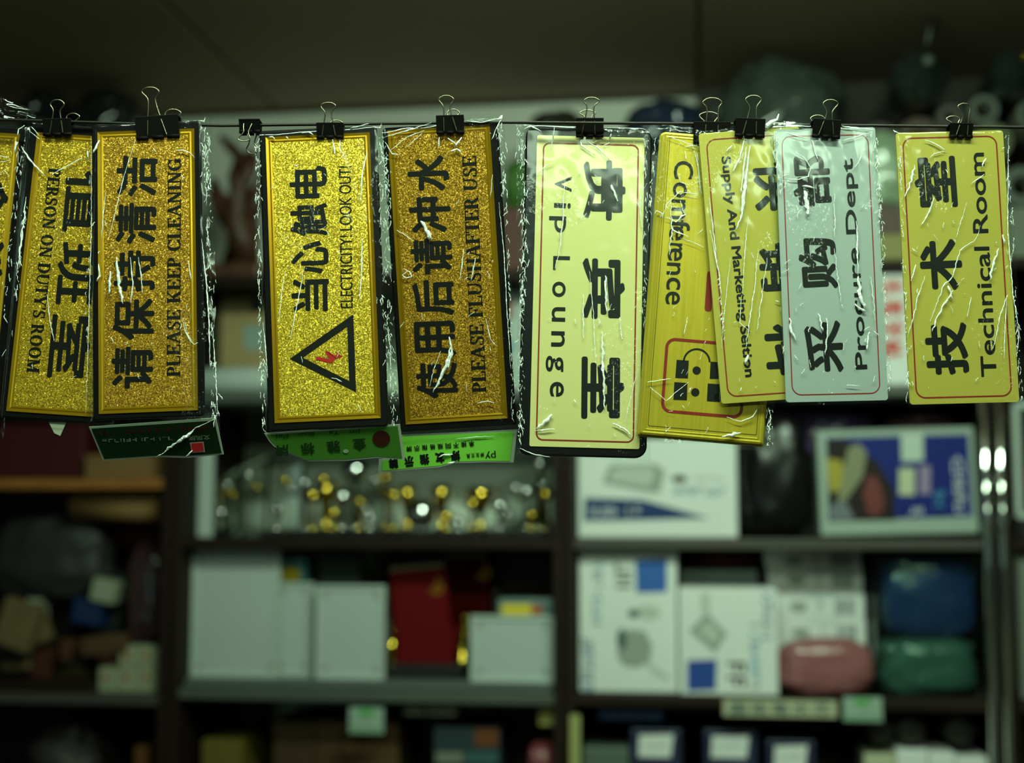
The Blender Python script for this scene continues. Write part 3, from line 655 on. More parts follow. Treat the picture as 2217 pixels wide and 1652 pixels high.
# the brass Conference sign is a stack of plaques in one bag
psc = Pose([(1424, 284), (1700, 306), (1654, 972), (1379, 944)], -0.0060, 0, .005)
sc_ = empty('door_sign', psc.m, 'thick stack of brass Comference room plaques behind the supply and marketing sign', 'sign', 'wrapped door signs on the wire')
zc = 0
for k in range(4):
    mb = MB(); sx = (3 - k) * -4.2 * PXM * .8; o = (k * .0015)
    x0, x1, y0, y1 = -psc.w / 2 + (3 - k) * .0006 * (-1) + .0024, psc.w / 2 - .0024 + (3 - k) * .0006, -psc.h / 2 + .002 - (3 - k) * .0005, psc.h / 2 - .002
    out = rrect(x0, y0, x1, y1, .002, 3); n = len(out)
    rings = [(0, o), (0, o + .0009), (.0014, o + .0014), (.0026, o + .0011), (.0036, o + .0014), (.0044, o + .0012)]
    Ls = []
    for d, z in rings: Ls.append([mb.bm.verts.new((min(max(x, x0 + d), x1 - d), min(max(y, y0 + d), y1 - d), z)) for x, y in rrect(x0, y0, x1, y1, .002, 3)])
    mb.bm.faces.new(Ls[0][::-1]); mb.bm.faces.new(Ls[-1])
    for A, B in zip(Ls, Ls[1:]):
        for i in range(n):
            try: mb.bm.faces.new((A[i], A[(i + 1) % n], B[(i + 1) % n], B[i]))
            except ValueError: pass
    mb.build('brass_plaque', M_BRASS, sc_); zc = o + .0012
ink = Ink(zc + .0002)
for ch, (a, b), lo, up in [('C', (353, 392), 1457, 1500), ('o', (399, 432), 1455, 1486), ('m', (436, 478), 1452, 1483), ('f', (480, 502), 1449, 1493), ('e', (494, 524), 1447, 1479), ('r', (530, 546), 1446, 1476), ('e', (541, 568), 1444, 1476), ('n', (572, 598), 1442, 1472), ('c', (604, 630), 1441, 1472), ('e', (634, 662), 1439, 1471)]:
    ink.put(glyphs(ch), psc.L((lo + up) / 2, a), psc.L((lo + up) / 2 - 1.2, b), (up - lo) * PXM, .0002)
ink.build('lettering', M_BLACK, sc_)
ink = Ink(zc + .0002); ink.cjk('会议室', psc.L(1590, 360), psc.L(1568, 680), 92 * PXM, .05, .74); ink.build('red_lettering', M_RED, sc_)
ink = Ink(zc + .0002); r = inner_rect(psc, [(1442, 738), (1612, 748), (1602, 902), (1432, 894)]); ink.band(rrect(*r, 18 * PXM), 6.5 * PXM); ink.build('pictogram_border', M_RED, sc_)
ink = Ink(zc + .0002)                                            # meeting table with seats round it
for q in [[(1463, 781), (1489, 783), (1487, 821), (1460, 820)], [(1458, 829), (1486, 831), (1485, 868), (1456, 867)], [(1536, 785), (1562, 787), (1562, 822), (1534, 822)], [(1530, 832), (1560, 834), (1556, 872), (1528, 870)]]:
    ink.shape([psc.L(*p) for p in q])
for cx, cy in [(1506, 804), (1503, 851), (1552, 862)]: ink.disc(psc.L(cx, cy), 9 * PXM)
ink.band([psc.L(1506 + 28 * math.cos(t), 786 - 28 * math.sin(t)) for t in [math.pi * i / 14 for i in range(15)]], 4 * PXM, closed=False)
ink.build('meeting_pictogram', M_BLACK, sc_)
ink = Ink(zc + .00015); r = inner_rect(psc, [(1446, 302), (1678, 322), (1634, 944), (1404, 922)]); ink.band(rrect(*r, 3 * PXM), 1.2 * PXM); ink.build('engraved_line', mat('dark_brass', (.12, .07, .008), .4, .4), sc_)
wc = wrapper(psc, sc_, zc + .0004, [(1414, 272), (1708, 296), (1668, 980), (1374, 950)], FILM_A, 33)
creases(psc, wc, zc + .0022, [([(1440, 300), (1480, 315), (1520, 328)], 1.6), ([(1500, 330), (1496, 322), (1482, 325)], 2), ([(1500, 332), (1508, 360), (1512, 400), (1512, 425)], 3), ([(1480, 333), (1484, 355)], 1.8), ([(1512, 428), (1470, 420), (1440, 450), (1430, 480)], 1.8, 2),
    ([(1415, 470), (1418, 462), (1432, 468), (1425, 478)], 2), ([(1440, 475), (1460, 485), (1480, 470), (1470, 440)], 3, 3), ([(1450, 500), (1490, 520)], 3, 3), ([(1470, 520), (1500, 530), (1520, 540)], 1.4), ([(1466, 380), (1470, 400), (1490, 405)], 1.4), ([(1450, 440), (1452, 500), (1446, 560)], 2.4, 3),
    ([(1486, 690), (1478, 730)], 2), ([(1488, 830), (1468, 845), (1440, 870), (1405, 840)], 1.6), ([(1400, 830), (1450, 822)], 2), ([(1640, 880), (1625, 905), (1600, 915), (1570, 905)], 2.6), ([(1600, 938), (1560, 948)], 6, 3), ([(1475, 880), (1480, 888)], 2)],
    33, [((1416, 300), (1400, 500), 4, 20), ((1660, 880), (1662, 965), 6, 20)], speck=20, rect=(1430, 330, 1550, 930))

pss, ss, zs, ws = plate_sign('gold Supply And Marketing sign tucked behind the silver sign',
    [(1509, 290), (1730, 276), (1782, 860), (1564, 874)], 0.0052, 0.0016, M_SATIN,
    [('cjk', '供销科', (1678, 348), (1712, 812), 104), ('line', 'Supply And Marketing Seltion', (1568, 340), (1620, 817), 27)], FILM_A, [(1504, 284), (1736, 266), (1790, 866), (1560, 880)],
    [([(1610, 303), (1600, 345), (1585, 375)], 4), ([(1622, 318), (1612, 400), (1604, 470), (1592, 500)], 7, 1.5), ([(1614, 320), (1602, 420)], 3), ([(1572, 330), (1584, 318)], 3), ([(1534, 430), (1545, 520), (1552, 580)], 2), ([(1536, 500), (1556, 600), (1560, 640)], 2.4),
     ([(1618, 470), (1610, 560), (1606, 640)], 1.8), ([(1640, 540), (1630, 640), (1612, 760)], 2.2, 2), ([(1660, 560), (1648, 640), (1636, 720)], 2, 2), ([(1580, 560), (1566, 680), (1560, 760)], 1.3), ([(1604, 640), (1600, 700), (1624, 720)], 1.6), ([(1618, 770), (1612, 790)], 6, 3), ([(1678, 652), (1686, 656)], 2.4),
     ([(1680, 300), (1674, 340), (1686, 370)], 5, 3), ([(1690, 280), (1676, 300)], 3), ([(1604, 840), (1600, 850)], 2)],
    [((1678, 290), (1690, 400), 8, 30), ((1556, 600), (1566, 740), 3, 16)], 34, border=[(1524, 304), (1716, 292), (1768, 846), (1580, 859)], rborder=20, bw=2.6, speck=16, rad=.002)
mb = MB()                                                         # twisted film peak beside the silver sign
mb.tube([pss_ for pss_ in [(*pss.L(1652, 282), .003), (*pss.L(1668, 268), .004), (*pss.L(1680, 262), .004), (*pss.L(1684, 250), .004)]], [.0022, .0016, .0008, .0003], 7)
mb.build('film_twist', M_CREASE, ws)

psi, si, zi, wi = plate_sign('silver grey sign reading Procure Dept with a thin red border',
    [(1672, 276), (1890, 282), (1925, 866), (1706, 872)], 0.0108, 0.0016, M_SILVER,
    [('cjk', '采购部', (1788, 808), (1752, 338), 82), ('line', 'Procure Dept', (1868, 800), (1836, 345), 33)], FILM_B, [(1664, 262), (1896, 276), (1932, 872), (1700, 880)],
    [([(1756, 305), (1762, 330), (1769, 351)], 3), ([(1715, 330), (1740, 345), (1753, 365), (1748, 385), (1725, 392), (1690, 388)], 2), ([(1820, 308), (1850, 300), (1885, 288)], 2), ([(1700, 290), (1720, 296), (1745, 302)], 2), ([(1870, 325), (1856, 355), (1846, 368)], 2),
     ([(1740, 415), (1745, 440), (1748, 470)], 9, 3.5), ([(1735, 405), (1760, 410)], 4, 3), ([(1803, 420), (1806, 480), (1804, 520)], 2, 3), ([(1852, 480), (1854, 540), (1856, 600)], 3.5, 2), ([(1856, 600), (1860, 640), (1870, 670)], 9, 3.5), ([(1848, 660), (1872, 676)], 5, 3), ([(1882, 600), (1888, 640), (1890, 700)], 2, 3),
     ([(1804, 540), (1812, 610), (1818, 660)], 2, 3), ([(1788, 690), (1790, 730), (1784, 770)], 3, 3), ([(1770, 680), (1780, 720)], 3, 3), ([(1708, 690), (1712, 720), (1722, 740)], 5, 3), ([(1718, 770), (1726, 782)], 2), ([(1880, 720), (1874, 760)], 4, 3), ([(1672, 268), (1700, 272), (1740, 276)], 2.4), ([(1820, 276), (1880, 282)], 2.4), ([(1830, 835), (1860, 836)], 1.4)],
    [((1676, 290), (1690, 420), 4, 20), ((1893, 290), (1908, 520), 5, 46), ((1908, 520), (1924, 860), 3, 26)], 35, border=[(1686, 292), (1871, 298), (1911, 852), (1720, 855)], rborder=20, bw=2.2, speck=26, rad=.002)
pst, st, zt, wt = plate_sign('gold Technical Room sign hanging last on the right',
    [(1937, 288), (2170, 284), (2205, 870), (1970, 877)], 0.0005, 0.0016, M_SATIN,
    [('cjk', '技术室', (2052, 812), (2020, 340), 92), ('line', 'Technical Room', (2140, 816), (2112, 332), 34)], FILM_C, [(1933, 284), (2184, 282), (2216, 868), (1966, 884)],
    [([(2000, 306), (2020, 314), (2045, 328)], 3), ([(2042, 330), (2020, 335), (2010, 345)], 2), ([(1978, 360), (1968, 400), (1956, 430)], 4, 3), ([(2020, 430), (2010, 460), (1992, 490)], 3.4), ([(2120, 490), (2110, 520), (2075, 545), (2060, 600), (2040, 620), (2010, 700)], 2.2, 2), ([(2066, 520), (2090, 440)], 1.2),
     ([(2060, 630), (2030, 680), (2015, 720)], 4, 3), ([(2050, 620), (2060, 650)], 4, 3), ([(2000, 600), (1985, 640), (1975, 690), (1962, 730)], 2.4, 2), ([(1980, 575), (1970, 610)], 3), ([(2100, 645), (2090, 690)], 1.6), ([(2160, 540), (2145, 580), (2140, 610)], 5, 3), ([(2178, 640), (2164, 680), (2150, 740), (2144, 760)], 2, 2), ([(2176, 640), (2172, 720), (2170, 780)], 2),
     ([(2130, 345), (2124, 365)], 4, 3), ([(2128, 380), (2100, 400)], 2), ([(2168, 510), (2170, 530)], 4, 3), ([(1972, 540), (1985, 550)], 2), ([(2180, 300), (2178, 500), (2190, 640), (2206, 740)], 2)],
    [((1944, 300), (1964, 860), 3, 40), ((2178, 290), (2192, 560), 3, 22), ((2194, 620), (2208, 860), 3, 26)], 36, border=[(1952, 303), (2152, 294), (2191, 857), (1984, 862)], rborder=20, bw=3.0, speck=30, rad=.0022)

# ------------------------------------------------------------------ wire and binder clips
mb = MB(); wp = [(-760, 240), (0, 259), (300, 268), (480, 272), (800, 268), (1090, 265), (1500, 268), (2217, 276), (3000, 268)]
pts = [];
for (a, b), (c, d) in zip(wp, wp[1:]):
    for i in range(6): t = i / 6; pts.append(hit(a + (c - a) * t, b + (d - b) * t, CAMP + F3 * D, F3))
def to_x(p, q, x): t = (x - p.x) / (q.x - p.x); return p + (q - p) * t
pl = [to_x(pts[0], pts[1], X0)] + [p for p in pts if X0 < p.x < X1] + [to_x(pts[-2], pts[-1], X1)]
mb.tube(pl, .0011, 8); tag(mb.build('hanging_wire', M_WIRE), 'taut dark steel wire the door signs are clipped to', 'wire')

def clip(label, x0, x1, yt, yb, off, loop, rear=None, roll=0.0, down=False):
    """Binder clip; loop/rear = (lower left x, lower right x, neck y, neck half, top x, top y, loop half-width)."""
    cx, cy = (x0 + x1) / 2, (yt + yb) / 2
    ps = Pose([(x0, yt + roll * 0), (x1, yt), (x1, yb), (x0, yb)], off, 0, 0); w, h = ps.w, ps.h
    m = ps.m @ Matrix.Rotation(math.radians(roll), 4, 'Z')
    root = empty('binder_clip', m, label, 'binder clip', 'black binder clips on the wire')
    mb = MB(); d0, d1, t = .0055, .0022, .0006                       # half depth at the spine and at the jaws
    prof = [(d0, h / 2), (d1, -h / 2 + .0016)]
    for sgn in (1, -1):                                               # two leaves, folded at the spine, lips rolled at the jaws
        a, b = Vector((0, h / 2, sgn * d0)), Vector((0, -h / 2 + .0018, sgn * d1)); nn = Vector((0, 0, sgn * t))
        for i in range(8):
            u, v = a.lerp(b, i / 8), a.lerp(b, (i + 1) / 8)
            for s0, s1 in ((u, v),):
                vs = [mb.bm.verts.new(Vector((xx, q.y, q.z)) + k) for k in (Vector((0, 0, 0)), nn) for q in (s0, s1) for xx in (-w / 2, w / 2)]
                for f in ((0, 1, 3, 2), (4, 6, 7, 5), (0, 2, 6, 4), (1, 5, 7, 3), (0, 4, 5, 1), (2, 3, 7, 6)): mb.bm.faces.new([vs[k] for k in f])
        for xa, xb in ((-w / 2, -w * .22), (-w * .13, w * .13), (w * .22, w / 2)):
            mb.tube([(xa, -h / 2 + .0013, sgn * (d1 + .0007)), (xb, -h / 2 + .0013, sgn * (d1 + .0007))], .0014, 10)
        mb.box(-w / 2, w / 2, -h / 2 + .0022, -h / 2 + .0034, min(sgn * d1, sgn * (d1 + t)), max(sgn * d1, sgn * (d1 + t)))
    mb.box(-w / 2, w / 2, h / 2 - .0006, h / 2 + .0004, -d0 - t, d0 + t, .0003)
    mb.build('clip_body', M_CLIP, root)
    inv = Matrix.Rotation(-math.radians(roll), 2)
    def wire(sp, sgn):
        lx, rx, ny, nx0, nx1, ty, l0, l1, lyl = sp                    # leg feet, neck y with its two x, loop top y, loop left/right x and their y
        def L(x, y, z): q = inv @ ps.L(x, y); return Vector((q.x, q.y, z * sgn))
        fy = yb - 5 if not down else yt + 6
        key = [L(lx, fy, .0042), L((lx * .45 + nx0 * .55), (fy + ny) / 2, .0052), L(nx0, ny, .0060), L(l0, lyl, .0064), L(l0 + (l1 - l0) * .22, ty + (lyl - ty) * .18, .0066), L((l0 + l1) / 2, ty, .0066), L(l0 + (l1 - l0) * .78, ty + (lyl - ty) * .18, .0066), L(l1, lyl, .0064), L(nx1, ny, .0060), L((rx * .45 + nx1 * .55), (fy + ny) / 2, .0052), L(rx, fy, .0042)]
        out = []
        P = [key[0]] + key + [key[-1]]
        for i in range(1, len(P) - 2):
            for k in range(6):
                t = k / 6; a, b, c, d = P[i - 1], P[i], P[i + 1], P[i + 2]
                out.append(.5 * (2 * b + (c - a) * t + (2 * a - 5 * b + 4 * c - d) * t * t + (3 * b - a - 3 * c + d) * t ** 3))
        out.append(key[-1]); mb = MB(); mb.tube(out, .00048, 8); return mb.build('wire_handle', M_HAND, root)
    wire(loop, 1)
    if rear: wire(rear, -1)
    return root
# name, body box, depth, front handle, rear handle
clip('black clip at far left over the duty room sign', 97, 158, 262, 297, -.004, (112, 140, 245, 121, 136, 222, 115, 145, 232), (138, 158, 262, 140, 152, 240, 138, 166, 248))
clip('largest black clip, tilted, over the keep cleaning sign', 297, 390, 256, 303, .002, (323, 365, 222, 325, 341, 195, 312, 349, 205), (352, 382, 255, 354, 374, 231, 353, 387, 240), roll=3.5)
clip('small empty black clip hanging with its handle down', 520, 565, 263, 291, 0.0, (530, 549, 292, 530, 541, 311, 519, 545, 305), (540, 560, 305, 536, 548, 328, 530, 556, 318), down=True)
clip('black clip over the electricity warning sign', 687, 745, 271, 303, .004, (699, 728, 250, 706, 720, 228, 697, 729, 236), (716, 738, 268, 716, 731, 255, 713, 739, 261))
clip('black clip over the flush after use sign', 945, 1005, 255, 293, -.002, (962, 990, 237, 961, 975, 213, 951, 983, 222), (968, 992, 250, 970, 984, 231, 967, 994, 240), roll=1.5)
clip('black clip over the Vip Lounge sign', 1247, 1306, 261, 300, -.009, (1259, 1288, 237, 1270, 1285, 217, 1263, 1296, 225), (1266, 1283, 248, 1266, 1282, 233, 1256, 1290, 240))
clip('wide black clip half hidden behind the supply and marketing sign', 1500, 1580, 269, 314, -.002, (1524, 1552, 241, 1528, 1553, 218, 1519, 1560, 228), (1530, 1548, 262, 1530, 1548, 237, 1517, 1558, 246))
clip('black clip over the supply and marketing sign', 1590, 1654, 262, 300, .0068, (1606, 1635, 238, 1620, 1635, 213, 1611, 1645, 222), None, roll=-2)
clip('black clip over the silver procure sign', 1757, 1817, 264, 302, .0128, (1769, 1802, 248, 1786, 1798, 222, 1778, 1810, 231), (1770, 1788, 264, 1768, 1784, 244, 1759, 1790, 252), roll=-3)
clip('black clip over the Technical Room sign, furthest right', 2053, 2102, 272, 302, .0015, (2066, 2090, 256, 2078, 2092, 230, 2068, 2094, 238), (2066, 2082, 262, 2067, 2080, 246, 2055, 2084, 253))

# ------------------------------------------------------------------ shelving along the back wall
YS, YBK = 2.60, 2.98                                   # front edge and back of the shelves
zA, zB, zC, zD = (at(800, y, YS).z for y in (588, 846, 1164, 1496))
zE = zD - 0.25
m_wood = mat('dark_wood', (0.017, 0.0085, 0.006), 0.6, spec=.2, var=.3, vscale=9, stretch=(1, 8, 8))
m_oak = mat('orange_wood', (0.34, 0.125, 0.025), 0.5, var=.3, vscale=8, stretch=(1, 10, 10))
m_board = mat('grey_board', (0.085, 0.09, 0.078), 0.45, var=.1, vscale=6)
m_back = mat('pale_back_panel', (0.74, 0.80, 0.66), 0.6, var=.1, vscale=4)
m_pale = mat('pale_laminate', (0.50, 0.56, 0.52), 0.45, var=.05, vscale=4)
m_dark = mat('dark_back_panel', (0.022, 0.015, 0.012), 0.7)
xl, xm, xr, xe = at(372, 1200, YS).x, at(1222, 1200, YS).x, at(2168, 1200, YS).x, at(2217, 1200, YS).x

def unit(label, x0, x1, shelves, post_m, shelf_ms, back_m, top, y0=YS, th=.020, lip=None):
    root = empty('shelving_unit', Matrix.Translation((x0, y0, 0)), label, 'shelf unit')
    w = x1 - x0; d = YBK - y0
    for a in (0, w - .018):
        mb = MB(); mb.box(a, a + .018, 0, d, 0, top, .002); mb.build('side_panel', post_m, root)
    mb = MB(); mb.box(.018, w - .018, d - .012, d, .04, top, 0); mb.build('back_panel', back_m, root)
    for z, m in zip(shelves, shelf_ms):
        mb = MB(); mb.box(.0182, w - .0182, .002, d - .0122, z - th, z - .0008, .0015); mb.build('shelf_board', m, root)
    return root
zL1 = at(100, 1036, YS).z
zLD = at(180, 1502, YS).z
unit('dark wooden shelf unit at the left with an orange wood shelf', X0 + .04, xl - .004, [zLD - .27, zLD, zL1, zB + .04, 1.94], m_wood, [m_wood, mat('worn_dark_shelf', (.06, .05, .045), .5), m_oak, m_wood, m_wood], m_dark, 1.94)
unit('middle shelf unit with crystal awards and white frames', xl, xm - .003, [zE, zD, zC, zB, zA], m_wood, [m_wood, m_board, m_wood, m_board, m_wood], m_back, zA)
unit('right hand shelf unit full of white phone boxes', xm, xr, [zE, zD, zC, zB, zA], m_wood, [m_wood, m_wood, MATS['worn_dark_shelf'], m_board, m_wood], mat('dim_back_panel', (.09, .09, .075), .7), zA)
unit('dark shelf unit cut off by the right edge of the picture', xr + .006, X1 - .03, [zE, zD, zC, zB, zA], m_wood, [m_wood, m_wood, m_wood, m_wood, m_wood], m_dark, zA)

class Thing:
    """Matrix of a thing plus the picture-to-front-face mapping (local x, z on its front plane y = 0)."""
    def __init__(s, m): s.m = m; s.i = m.inverted()
    def P(s, px, py):
        o = s.i @ CAMP; d = s.i.to_3x3() @ ray(px, py); p = o + d * (-o.y / d.y); return Vector((p.x, p.z))
ROTX = Matrix.Rotation(math.pi / 2, 4, 'X')
BAYS = ((372, X0 + .06, xl - .024), (1222, xl + .02, xm - .023), (2168, xm + .02, xr - .02), (9999, xr + .026, X1 - .052))
def place(x0, y0, x1, y1, Y, z=None, roll=0.0, yaw=0.0):
    xa, xb = at(x0, (y0 + y1) / 2, Y).x, at(x1, (y0 + y1) / 2, Y).x
    if Y > YS and y1 > 592:                             # keep inside the side panels of its own shelf unit
        for e, p, q in BAYS:
            if (x0 + x1) / 2 < e: xa, xb = max(xa, p), min(xb, q); break
    zt, zb = at((x0 + x1) / 2, y0, Y).z, at((x0 + x1) / 2, y1, Y).z
    if z is not None: zb = z
    if Y > YS and y1 > 592 and x1 > 372:                # and under the shelf above
        for q in (zD, zC, zB, zA):
            if zb < q - .03: zt = min(zt, q - .0225); break
    m = Matrix.Translation(((xa + xb) / 2, Y, zb)) @ Matrix.Rotation(math.radians(yaw), 4, 'Z') @ Matrix.Rotation(math.radians(roll), 4, 'Y')
    if roll and z is not None: m = Matrix.Translation((0, 0, abs(math.sin(math.radians(roll))) * (xb - xa) / 2)) @ m
    return Thing(m), xb - xa, zt - zb
def carton(name, label, cat, x0, y0, x1, y1, Y, dep, m, z=None, roll=0.0, yaw=0.0, group=None, bev=.0025, prints=(), parts=True):
    """A box-shaped good: body mesh with its printed parts on the front."""
    t, w, h = place(x0, y0, x1, y1, Y, z, roll, yaw)
    mb = MB(); mb.box(-w / 2, w / 2, 0, dep, 0, h, min(bev, w / 6, h / 6, dep / 6))
    if h > .06 and dep > .05 and parts:                    # flap seam along the top
        mb.box(-w / 2 + .004, w / 2 - .004, dep * .49, dep * .51, h - .0004, h + .0006)
    o = mb.build(name, m); o.matrix_world = t.m; tag(o, label, cat, group)
    for pr in prints: face(o, t, *pr)
    return o, t, w, h
_lev = [0]
def face(o, t, kind, arg, m, name='printed_panel', lift=.0006):
    ink = Ink(lift)
    if kind == 'poly': ink.shape([t.P(*p) for p in arg])
    elif kind == 'rect': x0, y0, x1, y1 = arg; ink.shape([t.P(*p) for p in ((x0, y1), (x1, y1), (x1, y0), (x0, y0))])
    elif kind == 'disc': cx, cy, rx, ry = arg; c, e, f = t.P(cx, cy), t.P(cx + rx, cy), t.P(cx, cy - ry); ink.disc(c, (e - c).x, (f - c).y)
    elif kind == 'print': a, b, th, n, sd = arg; A, B = t.P(*a), t.P(*b); ink.scribble(A, B, th * YS / FPX, n, sd)
    elif kind == 'text': s_, a, b, th = arg; ink.line(s_, t.P(*a), t.P(*b), th * YS / FPX, .0006)
    elif kind == 'cjk': s_, a, b, th = arg; ink.cjk(s_, t.P(*a), t.P(*b), th * YS / FPX, .03, .8)
    elif kind == 'bars':
        x0, y0, x1, y1 = arg; rnd = random.Random(int(x0)); x = x0
        while x < x1 - 1:
            w = rnd.uniform(1, 3.4); ink.shape([t.P(*p) for p in ((x, y1), (min(x + w, x1), y1), (min(x + w, x1), y0), (x, y0))]); x += w + rnd.uniform(1, 2.6)
    elif kind == 'ring': x0, y0, x1, y1, w = arg; a, b = t.P(x0, y1), t.P(x1, y0); ink.band(rrect(a.x, a.y, b.x, b.y, .002), w * YS / FPX)
    c = ink.build(name, m, o); c.matrix_local = ROTX; return c

def lump(name, label, cat, x0, y0, x1, y1, Y, dep, m, z=None, seed=1, wr=.25, group=None, sq=.75, top=None):
    """A soft plastic bag or bundle, slumped and creased."""
    t, w, h = place(x0, y0, x1, y1, Y, z); w *= 1 - .25 * wr; mb = MB(); nu, nv = 56, 34; R = []
    for j in range(nv + 1):
        ph = -math.pi / 2 + math.pi * j / nv; row = []
        for i in range(nu):
            th = 2 * math.pi * i / nu
            def se(a, e): return math.copysign(abs(a) ** e, a)
            x, y, zz = se(math.cos(ph), sq) * se(math.cos(th), sq), se(math.cos(ph), sq) * se(math.sin(th), sq), se(math.sin(ph), sq)
            p = Vector((x * 1.7, y * 1.7, zz * 1.7 + seed * 5.3)); n = mnoise.noise(p * 1.4); n2 = abs(mnoise.noise(p * 3.1)); n3 = abs(mnoise.noise(p * 7))
            k = 1 + wr * (.5 * n - .45 * n2 - .2 * n3 + .22)
            row.append(mb.bm.verts.new((x * k * w / 2, dep / 2 + y * k * dep / 2, max(0, h / 2 + zz * k * h / 2 * 1.02))))
        R.append(row)
    for A, B in zip(R, R[1:]):
        for i in range(nu):
            f = mb.bm.faces.new((A[i], A[(i + 1) % nu], B[(i + 1) % nu], B[i])); f.smooth = True
    o = mb.build(name, m); o.matrix_world = t.m; return tag(o, label, cat, group), t
def plastic(name, col, rough=.18, bump=.5, bscale=35, coat=.6): return mat(name, col, rough, bump=bump, bscale=bscale, coat=coat)

# printed-paper colours
m_paper = mat('white_carton', (0.76, 0.76, 0.74), 0.55, var=.03, vscale=6)
m_frame_w = mat('frosted_white_sheet', (0.46, 0.50, 0.50), 0.4, var=.03, vscale=5)
m_navy = mat('navy_print', (0.02, 0.045, 0.15), .5); m_blue = mat('blue_print', (0.045, 0.13, 0.44), .5); m_lblue = mat('sky_print', (0.10, 0.34, 0.55), .5)
m_tblue = mat('mid_blue_print', (0.02, 0.13, 0.36), .5); m_grey = mat('grey_print', (0.33, 0.36, 0.31), .5); m_dgrey = mat('dark_grey_print', (0.10, 0.14, 0.14), .5)
m_brown = mat('brown_print', (0.22, 0.12, 0.04), .5); m_faint = mat('faint_print', (0.52, 0.55, 0.49), .5); m_royal = mat('royal_blue_print', (0.010, 0.018, 0.17), .5)
m_tan = mat('tan_cardboard', (0.40, 0.29, 0.13), 0.75, var=.12, vscale=9); m_kraft = mat('kraft_board', (0.22, 0.12, 0.04), .75, var=.2, vscale=9)
m_gold = mat('trophy_gold', (0.92, 0.62, 0.08), .09, 1.0); m_chrome = mat('polished_chrome', (0.85, 0.87, 0.85), .06, 1.0); m_glass = mat('crystal', (0.95, 1.0, 0.97), .03, trans=1.0, ior=1.5)
m_redbook = mat('red_cloth_cover', (0.12, 0.0015, 0.003), .7, bump=.1, bscale=300, spec=.15); m_emb = mat('gold_stamping', (0.50, 0.24, 0.02), .3, .7)
m_blk = mat('black_goods', (0.012, 0.011, 0.011), .4)

# ---- middle unit, frames under the crystal shelf
def white_frame(label, x0, y0, x1, y1, Y, z=None):
    t, w, h = place(x0, y0, x1, y1, Y, zD + .0155); root = empty('certificate_frame', t.m, label, 'frame', 'white certificate frames')
    mb = MB(); b = .007
    for q in ((-w / 2, w / 2, 0, b), (-w / 2, w / 2, h - b, h), (-w / 2, -w / 2 + b, b, h - b), (w / 2 - b, w / 2, b, h - b)): mb.box(q[0], q[1], 0, .014, q[2], q[3], .001)
    mb.build('rim', m_pale, root); mb = MB(); mb.box(-w / 2 + b, w / 2 - b, .004, .012, b, h - b); mb.build('sheet', m_frame_w, root)
    for sx in (-1, 1):
        for k in (0, 1):
            ink = Ink(-.0034); cx, cz = sx * (w / 2 - b - .010), (b + .012 if k == 0 else h - b - .012); a = .006
            ink.shape([(cx - a, cz - .0015), (cx + a, cz - .0015), (cx + a, cz + .0015), (cx - a, cz + .0015)]); ink.shape([(cx - .0015, cz - a), (cx + .0015, cz - a), (cx + .0015, cz + a), (cx - .0015, cz + a)])
            c = ink.build('corner_ornament', mat('rosy_print', (.30, .25, .22), .5), root); c.matrix_local = ROTX
    return root
white_frame('tallest white frame, leftmost on the shelf under the crystals', 408, 1182, 603, 1466, 2.655)
white_frame('narrow white frame half hidden between two larger white frames', 590, 1262, 677, 1466, 2.68)
white_frame('middle-sized white frame right of the narrow one', 683, 1268, 832, 1470, 2.645)
white_frame('low wide white frame beside the red booklet', 1018, 1334, 1206, 1472, 2.64)
carton('sticker_pack', 'blue and yellow pack showing above the narrow white frame', 'pack', 603, 1208, 662, 1300, 2.705, .03, mat('cyan_card', (.10, .30, .36), .5), zD + .0155, prints=[('disc', (629, 1246, 22, 20), mat('yellow_print', (.62, .46, .02), .5), 'yellow_spot')])
carton('display_card', 'dark card standing behind the middle-sized white frame', 'card', 690, 1200, 780, 1290, 2.74, .02, mat('dark_card', (.05, .06, .05), .6), zD + .0155)
def booklet(label, x0, y0, x1, y1, Y, roll, emb):
    t, w, h = place(x0, y0, x1, y1, Y, zD + .0155, roll); root = empty('red_booklet', t.m, label, 'booklet', 'red booklets on the middle shelf')
    mb = MB(); mb.box(-w / 2, w / 2, 0, .002, 0, h, .0008); mb.box(-w / 2, w / 2, .012, .014, 0, h, .0008); mb.box(-w / 2, -w / 2 + .002, 0, .014, 0, h, .0008); mb.build('cover', m_redbook, root)
    mb = MB(); mb.box(-w / 2 + .002, w / 2 - .003, .0022, .0118, .003, h + .006); mb.build('pages', mat('cream_pages', (.45, .42, .28), .7), root)
    if emb:
        ink = Ink(.0007); c = t.P(*emb); ink.band([(c.x + .012 * math.cos(a), c.y + .012 * math.sin(a)) for a in [math.radians(200 + 14 * i) for i in range(15)]], .005, False)
        ink.shape([(c.x - .012, c.y - .010), (c.x - .008, c.y - .013), (c.x + .010, c.y + .008), (c.x + .006, c.y + .011)]); ink.shape([(c.x + .001, c.y + .013), (c.x + .012, c.y + .002), (c.x + .015, c.y + .006), (c.x + .005, c.y + .017)])
        k = ink.build('gold_emblem', m_emb, root); k.matrix_local = ROTX
booklet('red booklet with gold emblem leaning at the front of the middle shelf', 862, 1236, 982, 1428, 2.70, -5, (944, 1270))
booklet('darker red booklet standing behind the front red booklet', 975, 1208, 1066, 1420, 2.82, -2, (1046, 1240))
